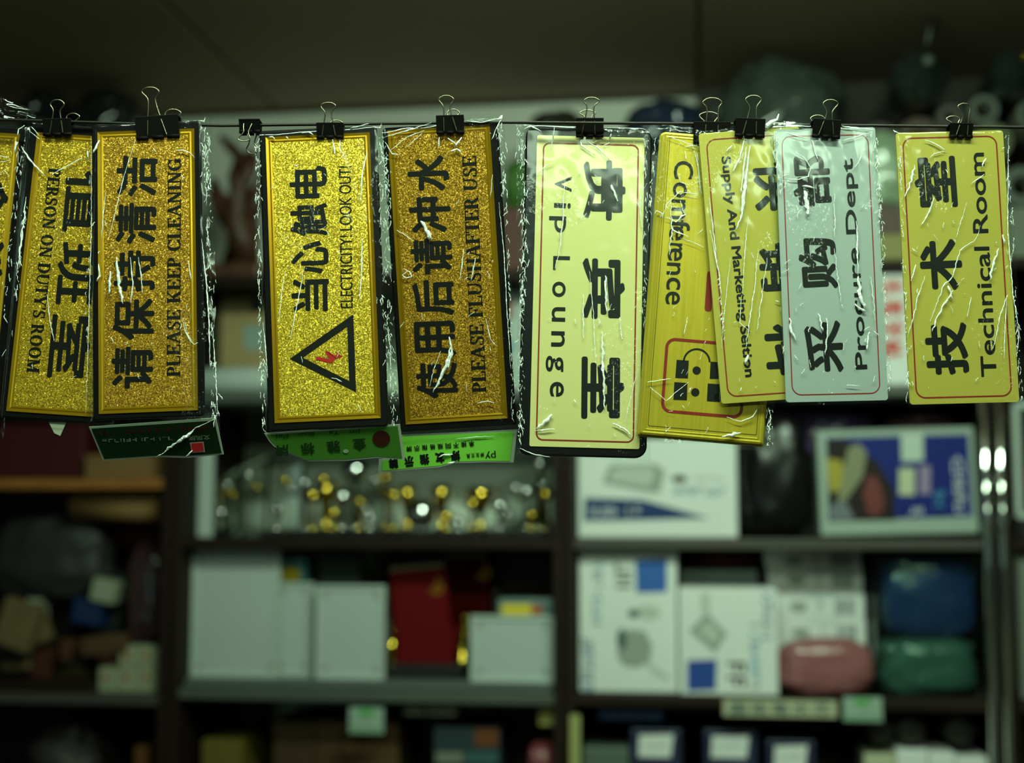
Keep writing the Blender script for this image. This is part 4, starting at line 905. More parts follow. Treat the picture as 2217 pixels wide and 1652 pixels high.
o, t, w, h = carton('biscuit_tin', 'small yellow and pale blue tin above the low wide frame', 'tin', 1078, 1298, 1196, 1340, 2.68, .07, mat('pale_tin', (.30, .42, .42), .2, .5), zD + .0155, prints=[('rect', (1086, 1308, 1150, 1332), mat('tin_yellow', (.75, .55, .03), .4), 'yellow_label'), ('rect', (1152, 1310, 1172, 1330), mat('tin_orange', (.5, .10, .02), .4), 'orange_label')])
def lathe_thing(name, label, cat, px, Y, z, prof, m, group=None, py=None):
    p = at(px, 1100 if py is None else py, Y); mb = MB(); mb.lathe(prof, 28); o = mb.build(name, m); o.matrix_world = Matrix.Translation((p.x, Y, z)); return tag(o, label, cat, group)
for k, (px, hh, lb) in enumerate([(852, .090, 'gold ribbon bell standing left of the red booklet'), (1008, .115, 'gold bell ornament between red booklets and low frame'), (1002, .06, 'small gold bell in front of the taller gold one')]):
    lathe_thing('gold_bell', lb, 'ornament', px, (2.73, 2.80, 2.74)[k], zD + .0155, [(.018, 0), (.020, .006), (.013, hh * .5), (.010, hh * .7), (.004, hh * .85), (.007, hh * .92), (.003, hh)], m_gold, 'gold ornaments on the middle shelf')
carton('flat_black_case', 'flat dark case under the red booklets at the shelf front', 'case', 838, 1440, 1000, 1474, 2.66, .09, m_blk, zD + .0155)

carton('gift_box', 'maroon gift box at the back of the shelf behind the red booklets', 'box', 846, 1166, 1060, 1440, 2.88, .06, mat('maroon_card', (.06, .006, .008), .6), zD + .0155)
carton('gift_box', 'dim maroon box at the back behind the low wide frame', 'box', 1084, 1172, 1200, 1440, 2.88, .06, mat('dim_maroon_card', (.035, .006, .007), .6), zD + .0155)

# ---- crystal shelf
def award(label, kind, px, py, r, Y, m):
    """An award on a block foot: ball on a stem (added for its glint), cup, or cut crystal blade; its top sits at picture point (px, py)."""
    p = at(px, py, Y); h = max(.035, p.z - zC, 2 * r + .016 if kind == 'ball' else 0); root = empty('award', Matrix.Translation((p.x, Y, zC)), label, 'award', 'awards on the crystal shelf')
    mb = MB(); mb.box(-.022, .022, -.022, .022, 0, .014, .002); mb.build('foot', m_blk if kind != 'blade' else m_glass, root)
    if kind == 'ball':
        if h - r > .016: mb = MB(); mb.lathe([(.012, .014), (.005, .02), (.004, max(.021, h - 2 * r))], 16); mb.build('stem', m_gold if m is m_gold else m_chrome, root)
        mb = MB(); mb.lathe([(max(.0003, r * math.sin(math.pi * i / 14)), h - r - r * math.cos(math.pi * i / 14)) for i in range(15)], 28); mb.build('ball', m, root)
    elif kind == 'cup':
        mb = MB(); mb.lathe([(.013, .014), (.006, .022), (.005, h * .42), (.010, h * .5), (r, h * .78), (r * 1.12, h), (r * 1.02, h), (r * .85, h * .80), (.006, h * .58)], 28); mb.build('cup', m, root)
        for sx in (-1, 1):
            mb = MB(); mb.tube([(sx * r * 1.05, 0, h * .94), (sx * r * 1.6, 0, h * .92), (sx * r * 1.65, 0, h * .74), (sx * r * .8, 0, h * .66)], .0022, 8); mb.build('handle', m, root)
    else:
        mb = MB(); w = r; a = [(-w, -.012), (w, -.012), (w, .012), (-w, .012)]; n = 4
        A = [mb.bm.verts.new((x, y, .0145)) for x, y in a]; B = [mb.bm.verts.new((x * 1.15, y, h * (.78 if x < 0 else 1))) for x, y in a]
        mb.bm.faces.new(A[::-1]); mb.bm.faces.new(B)
        for i in range(4): mb.bm.faces.new((A[i], A[(i + 1) % 4], B[(i + 1) % 4], B[i]))
        bmesh.ops.bevel(mb.bm, geom=list(mb.bm.edges), offset=.003, segments=1, affect='EDGES'); mb.build('blade', m_glass, root)
        for k in range(3):                                  # mirror studs added to the blades for out-of-focus glints
            mb = MB(); q = (.011, .008, .0095)[k]; sx, sz = (-.5, .55, .05)[k] * w, (.34, .60, .74)[k] * h
            mb.lathe([(max(.0003, q * math.sin(math.pi * i / 10)), sz - q * math.cos(math.pi * i / 10)) for i in range(11)], 20, c=(sx, -.013 - q, 0)); mb.build('glint_stud', m_gold if (k + int(px)) % 3 == 0 else m_chrome, root)
AW = [('leftmost slanted crystal blade award on the crystal shelf', 'blade', 500, 1012, .020, 2.72, m_glass), ('gold ball award right behind the leftmost crystal blade', 'ball', 482, 1050, .017, 2.76, m_gold), ('broad crystal blade second from the left', 'blade', 545, 985, .034, 2.80, m_glass), ('crystal blade award third from the left', 'blade', 625, 1000, .028, 2.74, m_glass),
 ('small gold ball award before the third crystal blade', 'ball', 677, 1058, .014, 2.68, m_gold), ('gold cup award left of the bright chrome balls', 'cup', 706, 1040, .014, 2.74, m_gold), ('large chrome ball on the tallest stem', 'ball', 770, 990, .027, 2.78, m_chrome), ('chrome ball award below the tallest one', 'ball', 742, 1055, .020, 2.70, m_chrome), ('tiny gold ball to the right of the chrome balls', 'ball', 779, 1075, .010, 2.68, m_gold),
 ('crystal blade behind the gold and chrome balls', 'blade', 815, 1000, .026, 2.84, m_glass), ('bronze gold ball award near the shelf middle', 'ball', 852, 1058, .013, 2.75, m_gold), ('slim gold cup award left of the squat chrome ball', 'cup', 882, 1050, .012, 2.82, m_gold), ('squat large chrome ball at the front of the crystal shelf', 'ball', 912, 1104, .029, 2.66, m_chrome),
 ('gold cup right of the squat chrome ball', 'cup', 955, 1050, .015, 2.80, m_gold), ('low gold ball right of the squat chrome ball', 'ball', 966, 1104, .014, 2.68, m_gold), ('large gold cup, broadest on the crystal shelf', 'cup', 1040, 1056, .024, 2.76, m_gold), ('gold ball before the large gold cup', 'ball', 1022, 1076, .013, 2.69, m_gold), ('small chrome ball right of the large gold cup', 'ball', 1082, 1080, .014, 2.70, m_chrome),
 ('crystal blade right of the large gold cup', 'blade', 1118, 1020, .028, 2.80, m_glass), ('high chrome ball near the right end of the crystal shelf', 'ball', 1168, 990, .013, 2.78, m_chrome), ('rightmost crystal blade by the white calculator box', 'blade', 1176, 1010, .016, 2.82, m_glass), ('gold ball award at the right end of the crystal shelf', 'ball', 1180, 1056, .013, 2.72, m_gold), ('tiny chrome ball at the left of the crystal shelf front', 'ball', 660, 1034, .010, 2.72, m_chrome),
 ('small gold ball high beside the third crystal blade', 'ball', 700, 1026, .012, 2.82, m_gold), ('small chrome ball under the third crystal blade', 'ball', 600, 1090, .010, 2.68, m_chrome), ('low gold ball between the chrome balls', 'ball', 722, 1098, .012, 2.67, m_gold), ('low chrome ball right of the two tall chrome balls', 'ball', 800, 1110, .011, 2.67, m_chrome),
 ('gold ball high near the shelf middle', 'ball', 834, 1022, .010, 2.78, m_gold), ('low chrome ball left of the large gold cup', 'ball', 992, 1118, .012, 2.66, m_chrome), ('chrome ball behind the right hand crystal blade', 'ball', 1140, 1050, .012, 2.70, m_chrome), ('low gold ball near the right end of the crystal shelf', 'ball', 1150, 1104, .010, 2.68, m_gold)]
for a in AW: award(*a)  # the small extra balls are added as reflectors for shelf sparkle

# ---- shelf B and cabinet top, seen between the signs
o, t, w, h = carton('brown_carton', 'beige cardboard box seen between the cleaning and electricity signs', 'box', 478, 592, 578, 806, 2.72, .18, m_tan, zB, prints=[('disc', (555, 662, 13, 16), m_blk, 'hand_hole'), ('rect', (528, 705, 575, 758), mat('pale_blue_label', (.30, .38, .34), .5), 'blue_label')])
p = at(505, 828, 2.66); mb = MB(); mb.lathe([(.012, -.06), (.026, -.06), (.027, -.058), (.027, .075), (.026, .077), (.012, .077)], 28, axis='X'); o = mb.build('paper_roll', m_pale); o.matrix_world = Matrix.Translation((p.x, 2.66, zB + .027)); tag(o, 'white paper roll lying in front of the beige cardboard box', 'paper roll')
carton('green_folder', 'pale green folder standing left of the beige cardboard box', 'folder', 452, 600, 478, 840, 2.76, .16, mat('pale_green_card', (.26, .34, .18), .6), zB)
mb = MB()                                                    # root-wood carving: forked, twisting limbs on a block
p = at(520, 560, 2.75); base = Vector((p.x, 2.75, zA)); m_carv = mat('carved_root_wood', (0.085, 0.034, 0.016), .45, var=.5, vscale=25, bump=.6, bscale=40)
def WC(px, py, dy=0): q = at(px, py, 2.75 + dy); return q - base
root = empty('wood_carving', Matrix.Translation(base), 'brown carved root wood sculpture between the cleaning and electricity signs', 'sculpture')
for nm, pts, rr in (('trunk', [WC(522, 575), WC(528, 500), WC(520, 430), WC(530, 370), WC(548, 330)], [.042, .036, .028, .026, .014]), ('limb', [WC(524, 440), WC(512, 380), WC(520, 340), WC(500, 318), WC(478, 296)], [.022, .018, .014, .012, .006]), ('limb', [WC(522, 500, .02), WC(490, 460, .02), WC(468, 420, .02), WC(462, 385, .02)], [.026, .024, .016, .006]), ('limb', [WC(526, 480, -.01), WC(560, 430, 0), WC(578, 380, 0), (WC(592, 350, 0))], [.024, .02, .014, .006])):
    mb = MB(); mb.tube(pts, rr, 14); mb.build(nm, m_carv, root)
mb = MB(); a = WC(455, 585); b = WC(580, 585); mb.box(a.x, b.x, -.05, .08, 0, .045, .008); mb.build('plinth', m_carv, root)
o, _ = lump('green_pouch', 'green pouch showing between the flush and Vip Lounge signs', 'pouch', 1085, 340, 1150, 450, 2.78, .10, mat('leaf_green_cloth', (.06, .16, .02), .6), None, 4)
carton('brown_box', 'reddish brown box below the green pouch', 'box', 1082, 450, 1160, 588, 2.74, .14, mat('red_brown_card', (.13, .045, .03), .6), zA)
carton('leaflet_holder', 'pale leaflets seen through the gap left of the Vip Lounge sign', 'leaflets', 1086, 620, 1150, 800, 2.70, .05, m_pale, zB, prints=[('rect', (1090, 650, 1112, 690), mat('rose_print', (.35, .12, .1), .5), 'red_band'), ('rect', (1090, 740, 1112, 760), m_lblue, 'blue_band')])
o, _ = lump('dark_bag', 'dark bag on the cabinet top behind the Vip Lounge clip', 'bag', 1130, 226, 1270, 330, 2.72, .16, plastic('dark_olive_bag', (.025, .022, .016)), None, 9)
carton('storage_bin', 'grey storage bin on the cabinet top holding up the dark bag', 'bin', 1172, 331, 1300, 588, 2.72, .2, mat('grey_bin', (.10, .11, .10), .5), zA)
o, _ = lump('navy_bag', 'navy plastic bag on the cabinet top against the pale wall', 'bag', 1336, 204, 1540, 330, 2.70, .2, plastic('navy_plastic', (.014, .022, .045)), None, 12)
carton('storage_bin', 'dark grey storage bin holding up the navy bag', 'bin', 1310, 331, 1530, 588, 2.70, .24, mat('dark_bin', (.05, .055, .06), .5), zA)
o, _ = lump('wrapped_bundle', 'large grey green bundle in cloudy plastic near the ceiling', 'bundle', 1545, 112, 1850, 345, 2.66, .26, plastic('cloudy_plastic', (.045, .055, .046), .24, .8, 22), None, 15, .32)
carton('storage_bin', 'brown storage bin holding up the cloudy bundle', 'bin', 1540, 346, 1860, 588, 2.66, .28, mat('brown_bin', (.07, .045, .03), .5), zA)
# rolls stacked on the cabinet top at the right
def roll(label, px, py, rpx, m, rim_m, Y=2.64, L=.30, hole=.55, group='paper rolls stacked near the ceiling', name='paper_roll'):
    c = at(px, py, Y); r = rpx * Y / FPX; root = empty(name, Matrix.Translation(c), label, 'roll', group)
    mb = MB(); s = 32; pr = [(r * hole, 0), (r, 0), (r, L), (r * hole, L)]; rings = []
    for rr, y in pr: rings.append([mb.bm.verts.new((rr * math.cos(2 * math.pi * k / s), y, rr * math.sin(2 * math.pi * k / s))) for k in range(s)])
    for i in range(4):
        A, B = rings[i], rings[(i + 1) % 4]
        for k in range(s): f = mb.bm.faces.new((A[k], A[(k + 1) % s], B[(k + 1) % s], B[k])); f.smooth = i in (1, 3)
    mb.build('sheet_roll', m, root)
    if rim_m:
        mb = MB(); n = s
        A = [mb.bm.verts.new((r * .98 * math.cos(2 * math.pi * k / n), -.0008, r * .98 * math.sin(2 * math.pi * k / n))) for k in range(n)]; B = [mb.bm.verts.new((r * (hole + .04) * math.cos(2 * math.pi * k / n), -.0008, r * (hole + .04) * math.sin(2 * math.pi * k / n))) for k in range(n)]
        for k in range(n): mb.bm.faces.new((A[k], A[(k + 1) % n], B[(k + 1) % n], B[k]))
        mb.build('cut_end', rim_m, root)
    return root
m_dr = mat('dim_roll_paper', (.05, .045, .035), .6); m_re = mat('roll_end_paper', (.10, .115, .095), .6)
roll('ring-ended roll above the Technical Room clip', 2130, 237, 31, m_dr, m_re, hole=.62)
roll('darker roll left of the ring-ended roll near the ceiling', 2056, 252, 26, mat('dark_roll', (.03, .02, .018), .6), mat('dark_roll_end', (.07, .06, .05), .6), hole=.5)
roll('ring-ended roll cut by the right edge of the picture', 2212, 402, 42, m_dr, m_re, hole=.52)
roll('pale ring-ended roll in the upper right corner stack', 2240, 245, 36, m_dr, m_re, hole=.6)
roll('roll with a green rim below the ring-ended roll', 2150, 306, 40, m_dr, mat('olive_end', (.10, .12, .05), .6), hole=.6)
roll('dark roll in the middle of the right stack', 1905, 306, 40, mat('dark_roll_paper', (.04, .03, .025), .6), None, hole=.5)
roll('roll under the dark roll near the silver sign', 1990, 300, 46, mat('brown_roll_paper', (.06, .035, .025), .6), None, hole=.5)
def bouquet(label, px, py, rpx, seed, tip_m):
    """A roll end gathered in crinkled cellophane."""
    Y = 2.58; c = at(px, py, Y); r = rpx * Y / FPX; root = empty('cellophane_roll', Matrix.Translation(c), label, 'roll', 'cellophane wrapped rolls')
    rnd = random.Random(seed); ph = [rnd.uniform(0, 6.28) for _ in range(4)]
    mb = MB(); mb.lathe([(r * .10, -.075), (r * .16, -.06), (r * .5, -.03), (r * .9, -.006), (r, .02), (r, .36), (r * .4, .37)], 72, axis='Y', mod=lambda th, j: 1 + (.16 if j < 4 else .03) * (math.sin(9 * th + ph[0]) * .6 + math.sin(17 * th + ph[1]) * .4))
    mb.build('cellophane', plastic('cellophane_grey', (.016, .022, .02), .12, .9, 60), root)
    mb = MB(); mb.lathe([(.001, -.085), (.008, -.08), (.010, -.07), (.005, -.06)], 12, axis='Y'); mb.build('tie', tip_m, root)
bouquet('cellophane wrapped roll near the ceiling, left of the corner one', 1996, 160, 64, 3, m_re)
bouquet('cellophane wrapped roll cut by the right edge near the ceiling', 2200, 150, 52, 5, m_gold)
carton('roll_crate', 'dark crate under the rolls at the right', 'crate', 1862, 374, 2146, 588, 2.72, .24, mat('crate_dark', (.035, .03, .025), .6), zA)
mb = MB(); a = at(2028, 10, 2.60); b = at(2000, 110, 2.60); mb.tube([(a.x, 2.60, a.z), ((a.x + b.x) / 2, 2.60, (a.z + b.z) / 2), (b.x, 2.60, b.z - .02)], [.004, .008, .006], 10); tag(mb.build('hanging_strap', m_blk), 'black strap rising from the cellophane roll toward the ceiling', 'strap')
# between the silver and Technical Room signs, shelf A front and shelf B
o, _ = lump('pale_green_bag', 'pale green bag between the silver and Technical Room signs', 'bag', 1868, 288, 1985, 440, 2.595, .04, plastic('pale_green_plastic', (.24, .32, .20), .3), None, 17)
carton('brown_case', 'dark brown case under the pale green bag', 'case', 1870, 436, 1990, 508, 2.61, .08, mat('brown_leather', (.07, .025, .014), .5), None)
carton('yellow_box', 'dull yellow box under the dark brown case', 'box', 1868, 506, 1990, 590, 2.61, .10, mat('dull_yellow', (.26, .23, .07), .6), zA)
carton('red_lettered_box', 'white box with red characters between silver and Technical Room signs', 'box', 1860, 582, 1985, 838, 2.62, .12, m_paper, zB, prints=[('cjk', ('毛笔字帖', (1932, 604), (1932, 775), 46), mat('red_brush_print', (.62, .045, .035), .5), 'red_lettering')])
carton('grey_carton', 'grey carton behind the Technical Room sign at the right edge', 'carton', 2182, 446, 2320, 588, 2.64, .3, mat('grey_green_card', (.16, .18, .13), .6), zA)

# ---- right unit, upper shelf
o, t, w, h = carton('calculator_box', 'white box with a navy wedge under the Comference plaques', 'box', 1246, 950, 1596, 1150, 2.66, .09, m_paper, zC, prints=[
 ('poly', [(1266, 1078), (1390, 1082), (1536, 1122), (1300, 1128), (1264, 1128)], m_navy, 'navy_wedge'), ('print', ((1278, 1108), (1388, 1108), 22, 7, 4), m_paper, 'white_lettering', .0011),
 ('poly', [(1320, 1006), (1420, 1004), (1440, 1020), (1428, 1068), (1400, 1066), (1304, 1046)], m_grey, 'calculator_picture'), ('poly', [(1330, 1014), (1410, 1012), (1418, 1024), (1406, 1054), (1318, 1040)], m_faint, 'picture_face', .0011),
 ('print', ((1458, 1062), (1572, 1066), 16, 10, 6), m_tblue, 'blue_lettering'), ('rect', (1456, 1030, 1486, 1044), m_brown, 'brown_mark'), ('print', ((1500, 1036), (1570, 1036), 12, 6, 9), m_faint, 'pale_lettering')])
bl, t, w, h = carton('phone_box', 'blue telephone box with a pale border below the Technical Room sign', 'box', 1775, 932, 2116, 1146, 2.60, .10, mat('pale_green_carton', (.32, .38, .33), .55), zC + .004, roll=-1.2, prints=[
 ('poly', [(1788, 948), (2096, 940), (2106, 1118), (1794, 1128)], m_royal, 'blue_field'), ('poly', [(1950, 940), (1998, 938), (1999, 998), (1952, 1000)], mat('pale_tab_print', (.50, .56, .50), .5), 'white_tab', .0011),
 ('poly', [(1790, 950), (1830, 952), (1900, 1000), (1936, 1060), (1938, 1126), (1796, 1128)], mat('near_black_print', (.02, .012, .012), .5), 'dark_circle', .0011), ('poly', [(1788, 992), (1824, 998), (1830, 1060), (1796, 1066)], mat('picture_yellow', (.36, .28, .02), .5), 'yellow_patch', .0016),
 ('poly', [(1868, 1070), (1876, 1036), (1892, 1028), (1906, 1050), (1914, 1084), (1908, 1112), (1880, 1116)], mat('picture_red', (.15, .02, .018), .5), 'red_patch', .0016), ('poly', [(1836, 970), (1860, 960), (1876, 980), (1868, 1030), (1834, 1080), (1812, 1090), (1820, 1050)], mat('picture_tan', (.22, .21, .12), .5), 'handset_picture', .0021),
 ('poly', [(1796, 1096), (1830, 1084), (1850, 1124), (1798, 1126)], mat('keypad_grey', (.14, .15, .18), .5), 'keypad_picture', .0026), ('rect', (1946, 1014, 1980, 1072), mat('pale_yellow_print', (.52, .52, .36), .5), 'yellow_tab', .0016), ('rect', (1990, 1008, 2014, 1070), mat('mauve_print', (.30, .22, .34), .5), 'mauve_tab', .0016),
 ('print', ((2080, 1112), (2072, 986), 22, 9, 14), m_paper, 'white_lettering', .0016), ('print', ((2034, 1112), (2032, 1060), 24, 4, 15), m_lblue, 'small_lettering', .0016), ('print', ((1948, 1108), (2000, 1106), 14, 3, 16), m_paper, 'round_marks', .0016)])
o, _ = lump('purple_bag', 'purple plastic bag behind the blue telephone box', 'bag', 1690, 882, 1906, 1000, 2.75, .14, plastic('purple_plastic', (.15, .09, .24), .2), None, 21)
o, _ = lump('pink_bag', 'pale pink plastic bag right of the purple bag', 'bag', 1908, 892, 2124, 1000, 2.75, .14, plastic('rosy_plastic', (.26, .12, .15), .14, .9, 40), None, 23)
carton('bag_crate', 'dark crate behind the blue telephone box holding the purple and pink bags', 'crate', 1690, 1003, 2124, 1160, 2.74, .2, m_blk, zC)
o, _ = lump('black_bag', 'black plastic bag between the white and blue boxes', 'bag', 1600, 900, 1764, 1162, 2.63, .09, plastic('black_plastic', (.012, .011, .012), .3), zC, 25, .2)

# ---- right unit, lower shelf
tb = [('poly', [(1376, 1212), (1444, 1208), (1444, 1282), (1378, 1284)], m_blue, 'blue_square'), ('print', ((1350, 1276), (1350, 1216), 34, 2, 31), m_brown, 'model_marking'), ('print', ((1293, 1354), (1293, 1212), 18, 9, 33), m_lblue, 'pale_blue_lettering'), ('print', ((1272, 1496), (1272, 1378), 24, 8, 35), m_tblue, 'blue_lettering'),
 ('poly', [(1336, 1424), (1338, 1382), (1362, 1362), (1396, 1366), (1412, 1396), (1408, 1430), (1380, 1446), (1352, 1442)], m_grey, 'telephone_picture'), ('poly', [(1396, 1438), (1404, 1432), (1428, 1452), (1450, 1464), (1446, 1474), (1420, 1462)], m_faint, 'cord_picture'), ('disc', (1346, 1384, 11, 24), m_dgrey, 'keypad_picture', .0011), ('disc', (1372, 1328, 13, 9), m_dgrey, 'earpiece_picture', .0011), ('disc', (1404, 1326, 26, 16), m_faint, 'handset_picture')]
carton('phone_box', 'tall white telephone box with blue square at its top right', 'box', 1254, 1188, 1466, 1508, 2.64, .10, m_paper, zD, prints=tb)
tb = [('poly', [(1488, 1430), (1552, 1428), (1550, 1494), (1488, 1496)], mat('deep_blue_print', (.03, .07, .32), .5), 'blue_square'), ('print', ((1594, 1430), (1594, 1492), 40, 2, 41), m_brown, 'model_marking'), ('poly', [(1530, 1326), (1574, 1372), (1548, 1414), (1492, 1366)], m_grey, 'telephone_picture'), ('poly', [(1534, 1342), (1560, 1372), (1546, 1396), (1510, 1366)], m_faint, 'telephone_face', .0011),
 ('rect', (1518, 1284, 1536, 1326), m_faint, 'antenna_picture'), ('print', ((1660, 1284), (1660, 1388), 20, 8, 43), m_tblue, 'blue_lettering'), ('print', ((1634, 1350), (1634, 1492), 18, 9, 44), m_lblue, 'pale_blue_lettering')]
carton('phone_box', 'shorter white telephone box with blue square at its bottom left', 'box', 1470, 1274, 1684, 1508, 2.62, .10, m_paper, zD, prints=tb)
carton('phone_box', 'plain pale box behind the shorter telephone box', 'box', 1474, 1234, 1642, 1480, 2.76, .10, m_pale, zD)
o, _ = lump('red_hat', 'dark red dome resting on the plain pale box', 'hat', 1478, 1186, 1648, 1240, 2.78, .08, mat('dark_red_felt', (.09, .006, .008), .6), None, 27, .05, sq=.9)
for k, (y0, y1, x0, x1, lb) in enumerate([(1340, 1395, 1672, 1876, 'lowest white bar-coded box of the stack beside the telephone boxes'), (1284, 1341, 1667, 1872, 'second white bar-coded box from the stack bottom'), (1227, 1285, 1662, 1868, 'third white bar-coded box from the stack bottom'), (1184, 1228, 1657, 1864, 'topmost white bar-coded box of the stack beside the telephone boxes')]):
    zz = at(1770, y1, 2.72).z
    if k == 0: y1 = 1480; zz = zD
    carton('barcode_box', lb, 'box', x0, y0, x1, y1, 2.72, .12, m_paper, zz if k == 0 else at(1770, y1, 2.72).z + .001, group='stack of bar-coded boxes', parts=False, prints=[('bars', (x1 - 66, y0 + 12, x1 - 20, y0 + 48), m_dgrey, 'bar_code'), ('disc', (x0 + 62, y0 + 30, 20, 12), m_grey, 'product_picture'), ('print', ((x0 + 110, y0 + 46), (x0 + 110, y0 + 14), 18, 3, 50 + k), m_faint, 'small_lettering'), ('print', ((x0 + 80, y0 + 8), (x0 + 140, y0 + 8), 7, 5, 60 + k), m_lblue, 'blue_lettering')])
o, _ = lump('pink_bag', 'pink plastic bag at the shelf front below the bar-coded boxes', 'bag', 1684, 1388, 1898, 1510, 2.61, .09, plastic('pink_plastic', (.30, .105, .11), .14, .8, 50), zD, 29, .18, sq=.6)
o, _ = lump('blue_bag', 'deep blue plastic bag on top of the teal bag', 'bag', 1906, 1204, 2120, 1384, 2.66, .14, plastic('blue_plastic', (.018, .04, .15), .12, .9, 55), None, 31, .2, sq=.45)
o, _ = lump('teal_bag', 'teal green plastic bag under the deep blue bag', 'bag', 1906, 1385, 2124, 1508, 2.66, .15, plastic('teal_plastic', (.06, .115, .11), .12, .9, 60), zD, 33, .18, sq=.42)
t, w, h = place(1892, 1200, 2144, 1508, 2.63, zD); w -= .008; root = empty('acrylic_bin', t.m, 'clear acrylic bin round the blue and teal bags', 'bin')
m_acr = film('clear_acrylic', rough=.05, fine=0, coarse=.02, base=.05, tint=(.88, .97, .92))
for nm, q in (('front_panel', (-w / 2, w / 2, -.003, 0, 0, h * .99)), ('side_panel', (-w / 2 - .003, -w / 2, 0, .2, 0, h)), ('side_panel', (w / 2, w / 2 + .003, 0, .2, 0, h))): mb = MB(); mb.box(*q); mb.build(nm, m_acr, root)
for z_, nm, cap in ((0, 'front chrome', 2131), (0, 'x', 2164)):
    p = at(cap, 1000, 2.585); mb = MB(); mb.lathe([(.0075, zD - .3), (.008, zD - .3), (.008, zA + .05), (.0075, zA + .05)], 20); mb.lathe([(.011, .0), (.012, .004), (.012, .03), (.008, zD - .31)], 20)
    o = mb.build('chrome_post', m_chrome); o.matrix_world = Matrix.Translation((p.x, 2.575, 0)); tag(o, ('left' if cap < 2150 else 'right') + ' one of two chrome posts at the right end of the shelves', 'post', 'chrome posts')
o, t, w, h = carton('framed_panel', 'white edged dark panel standing at the right edge of the picture', 'panel', 2199, 872, 2310, 1120, 2.62, .02, m_blk, zC, prints=[('ring', (2206, 876, 2300, 1116, 13), m_pale, 'white_edge'), ('rect', (2220, 1010, 2240, 1060), mat('red_panel', (.2, .02, .02), .5), 'red_mark')])
carton('pale_tall_box', 'tall grey green box low at the right edge of the picture', 'box', 2200, 1200, 2320, 1508, 2.63, .1, mat('grey_green_box', (.18, .2, .17), .6), zD)

# ---- price tags and things below the lower shelf
def price(label, x0, y0, x1, y1, seed, Y=YS - .006, m=None, green=True):
    prints = [('rect', (x0 + (x1 - x0) * .3, y0 + 3, x1 - (x1 - x0) * .3, y0 + (y1 - y0) * .36), mat('tag_green', (.10, .36, .10), .5), 'green_heading'), ('print', ((x0 + 8, y0 + (y1 - y0) * .58), (x1 - 8, y0 + (y1 - y0) * .58), 9, 7, seed), m_faint, 'printed_line'), ('rect', (x0 + 4, y1 - 14, x1 - 4, y1 - 3), mat('tag_shade_green', (.20, .34, .22), .5), 'green_footing')] if green else [('cjk', ('圆珠笔水芯', (x0 + 14, (y0 + y1) / 2), (x1 - 14, (y0 + y1) / 2), 24), m_dgrey, 'lettering')]
    return carton('price_tag', label, 'price tag', x0, y0, x1, y1, Y, .003, m or mat('tag_white', (.30, .40, .33), .5), None, group='price tags on the shelf edges', bev=.0004, prints=prints, parts=False)
price('green and white price tag under the white frames', 756, 1532, 830, 1588, 71)
price('green and white price tag under the teal bag', 1826, 1510, 1910, 1562, 72)
price('long cream label strip with black characters under the pink bag', 1566, 1516, 1812, 1552, 73, m=mat('cream_strip', (.46, .45, .30), .5), green=False)
o, t, w, h = carton('yellow_file', 'yellow brown file box low at the left of the middle unit', 'file', 436, 1602, 522, 1700, 2.66, .2, mat('mustard_card', (.12, .09, .01), .6), zE)
for k, (x0, x1, c) in enumerate([(590, 680, (.05, .024, .007)), (682, 740, (.065, .03, .008)), (742, 862, (.085, .04, .008))]):
    carton('archive_file', ('leftmost', 'middle', 'widest, rightmost')[k] + ' of three brown archive files under the white frames', 'file', x0, 1560 - 4 * k, x1, 1720, 2.70, .22, mat('archive_brown_%d' % k, c, .6), zE, group='brown archive files')
o, t, w, h = carton('blue_brown_box', 'dark blue box with a brown square, below the low wide frame', 'box', 938, 1574, 1082, 1720, 2.66, .2, mat('dim_blue_card', (.022, .035, .042), .5), zE, prints=[('rect', (1028, 1578, 1078, 1616), mat('rust_print', (.16, .05, .02), .5), 'brown_square'), ('rect', (944, 1628, 1002, 1652), mat('dim_pale_print', (.20, .2, .16), .5), 'pale_square'), ('rect', (1008, 1628, 1078, 1652), mat('dim_teal_print', (.05, .11, .12), .5), 'teal_square')])
o, _ = lump('pink_orange_pack', 'pink and orange pack at the bottom edge of the picture', 'pack', 1136, 1616, 1220, 1700, 2.64, .1, mat('pink_orange_foil', (.24, .05, .06), .35, var=.6, vscale=14), zE, 41, .1, sq=.5)
carton('yellow_wedge', 'small yellow carton hung under the shelf at the right of the middle unit', 'carton', 1166, 1512, 1216, 1552, 2.64, .1, mat('lemon_card', (.40, .36, .10), .6), zD - .02 - .042)
carton('yellow_ruler', 'pale yellow ruler standing at the divider of the units', 'ruler', 1234, 1548, 1256, 1700, 2.592, .004, mat('ruler_yellow', (.36, .36, .13), .5), zE)
for k, (x0, x1, y) in enumerate([(874, 920, 1524), (924, 988, 1518)]):
    carton('clip_box', ('left', 'right')[k] + ' one of two dim pale boxes hung just under the white frame shelf', 'box', x0, y, x1, y + 30, 2.64, .08, mat('dim_pale_card', (.22, .22, .18), .6), zD - .02 - .028, group='pale boxes under the shelf')
carton('blue_pad', 'dark blue pad under the tall telephone box', 'pad', 1296, 1518, 1436, 1548, 2.63, .1, mat('dim_navy', (.018, .035, .10), .5), zD - .02 - .028)
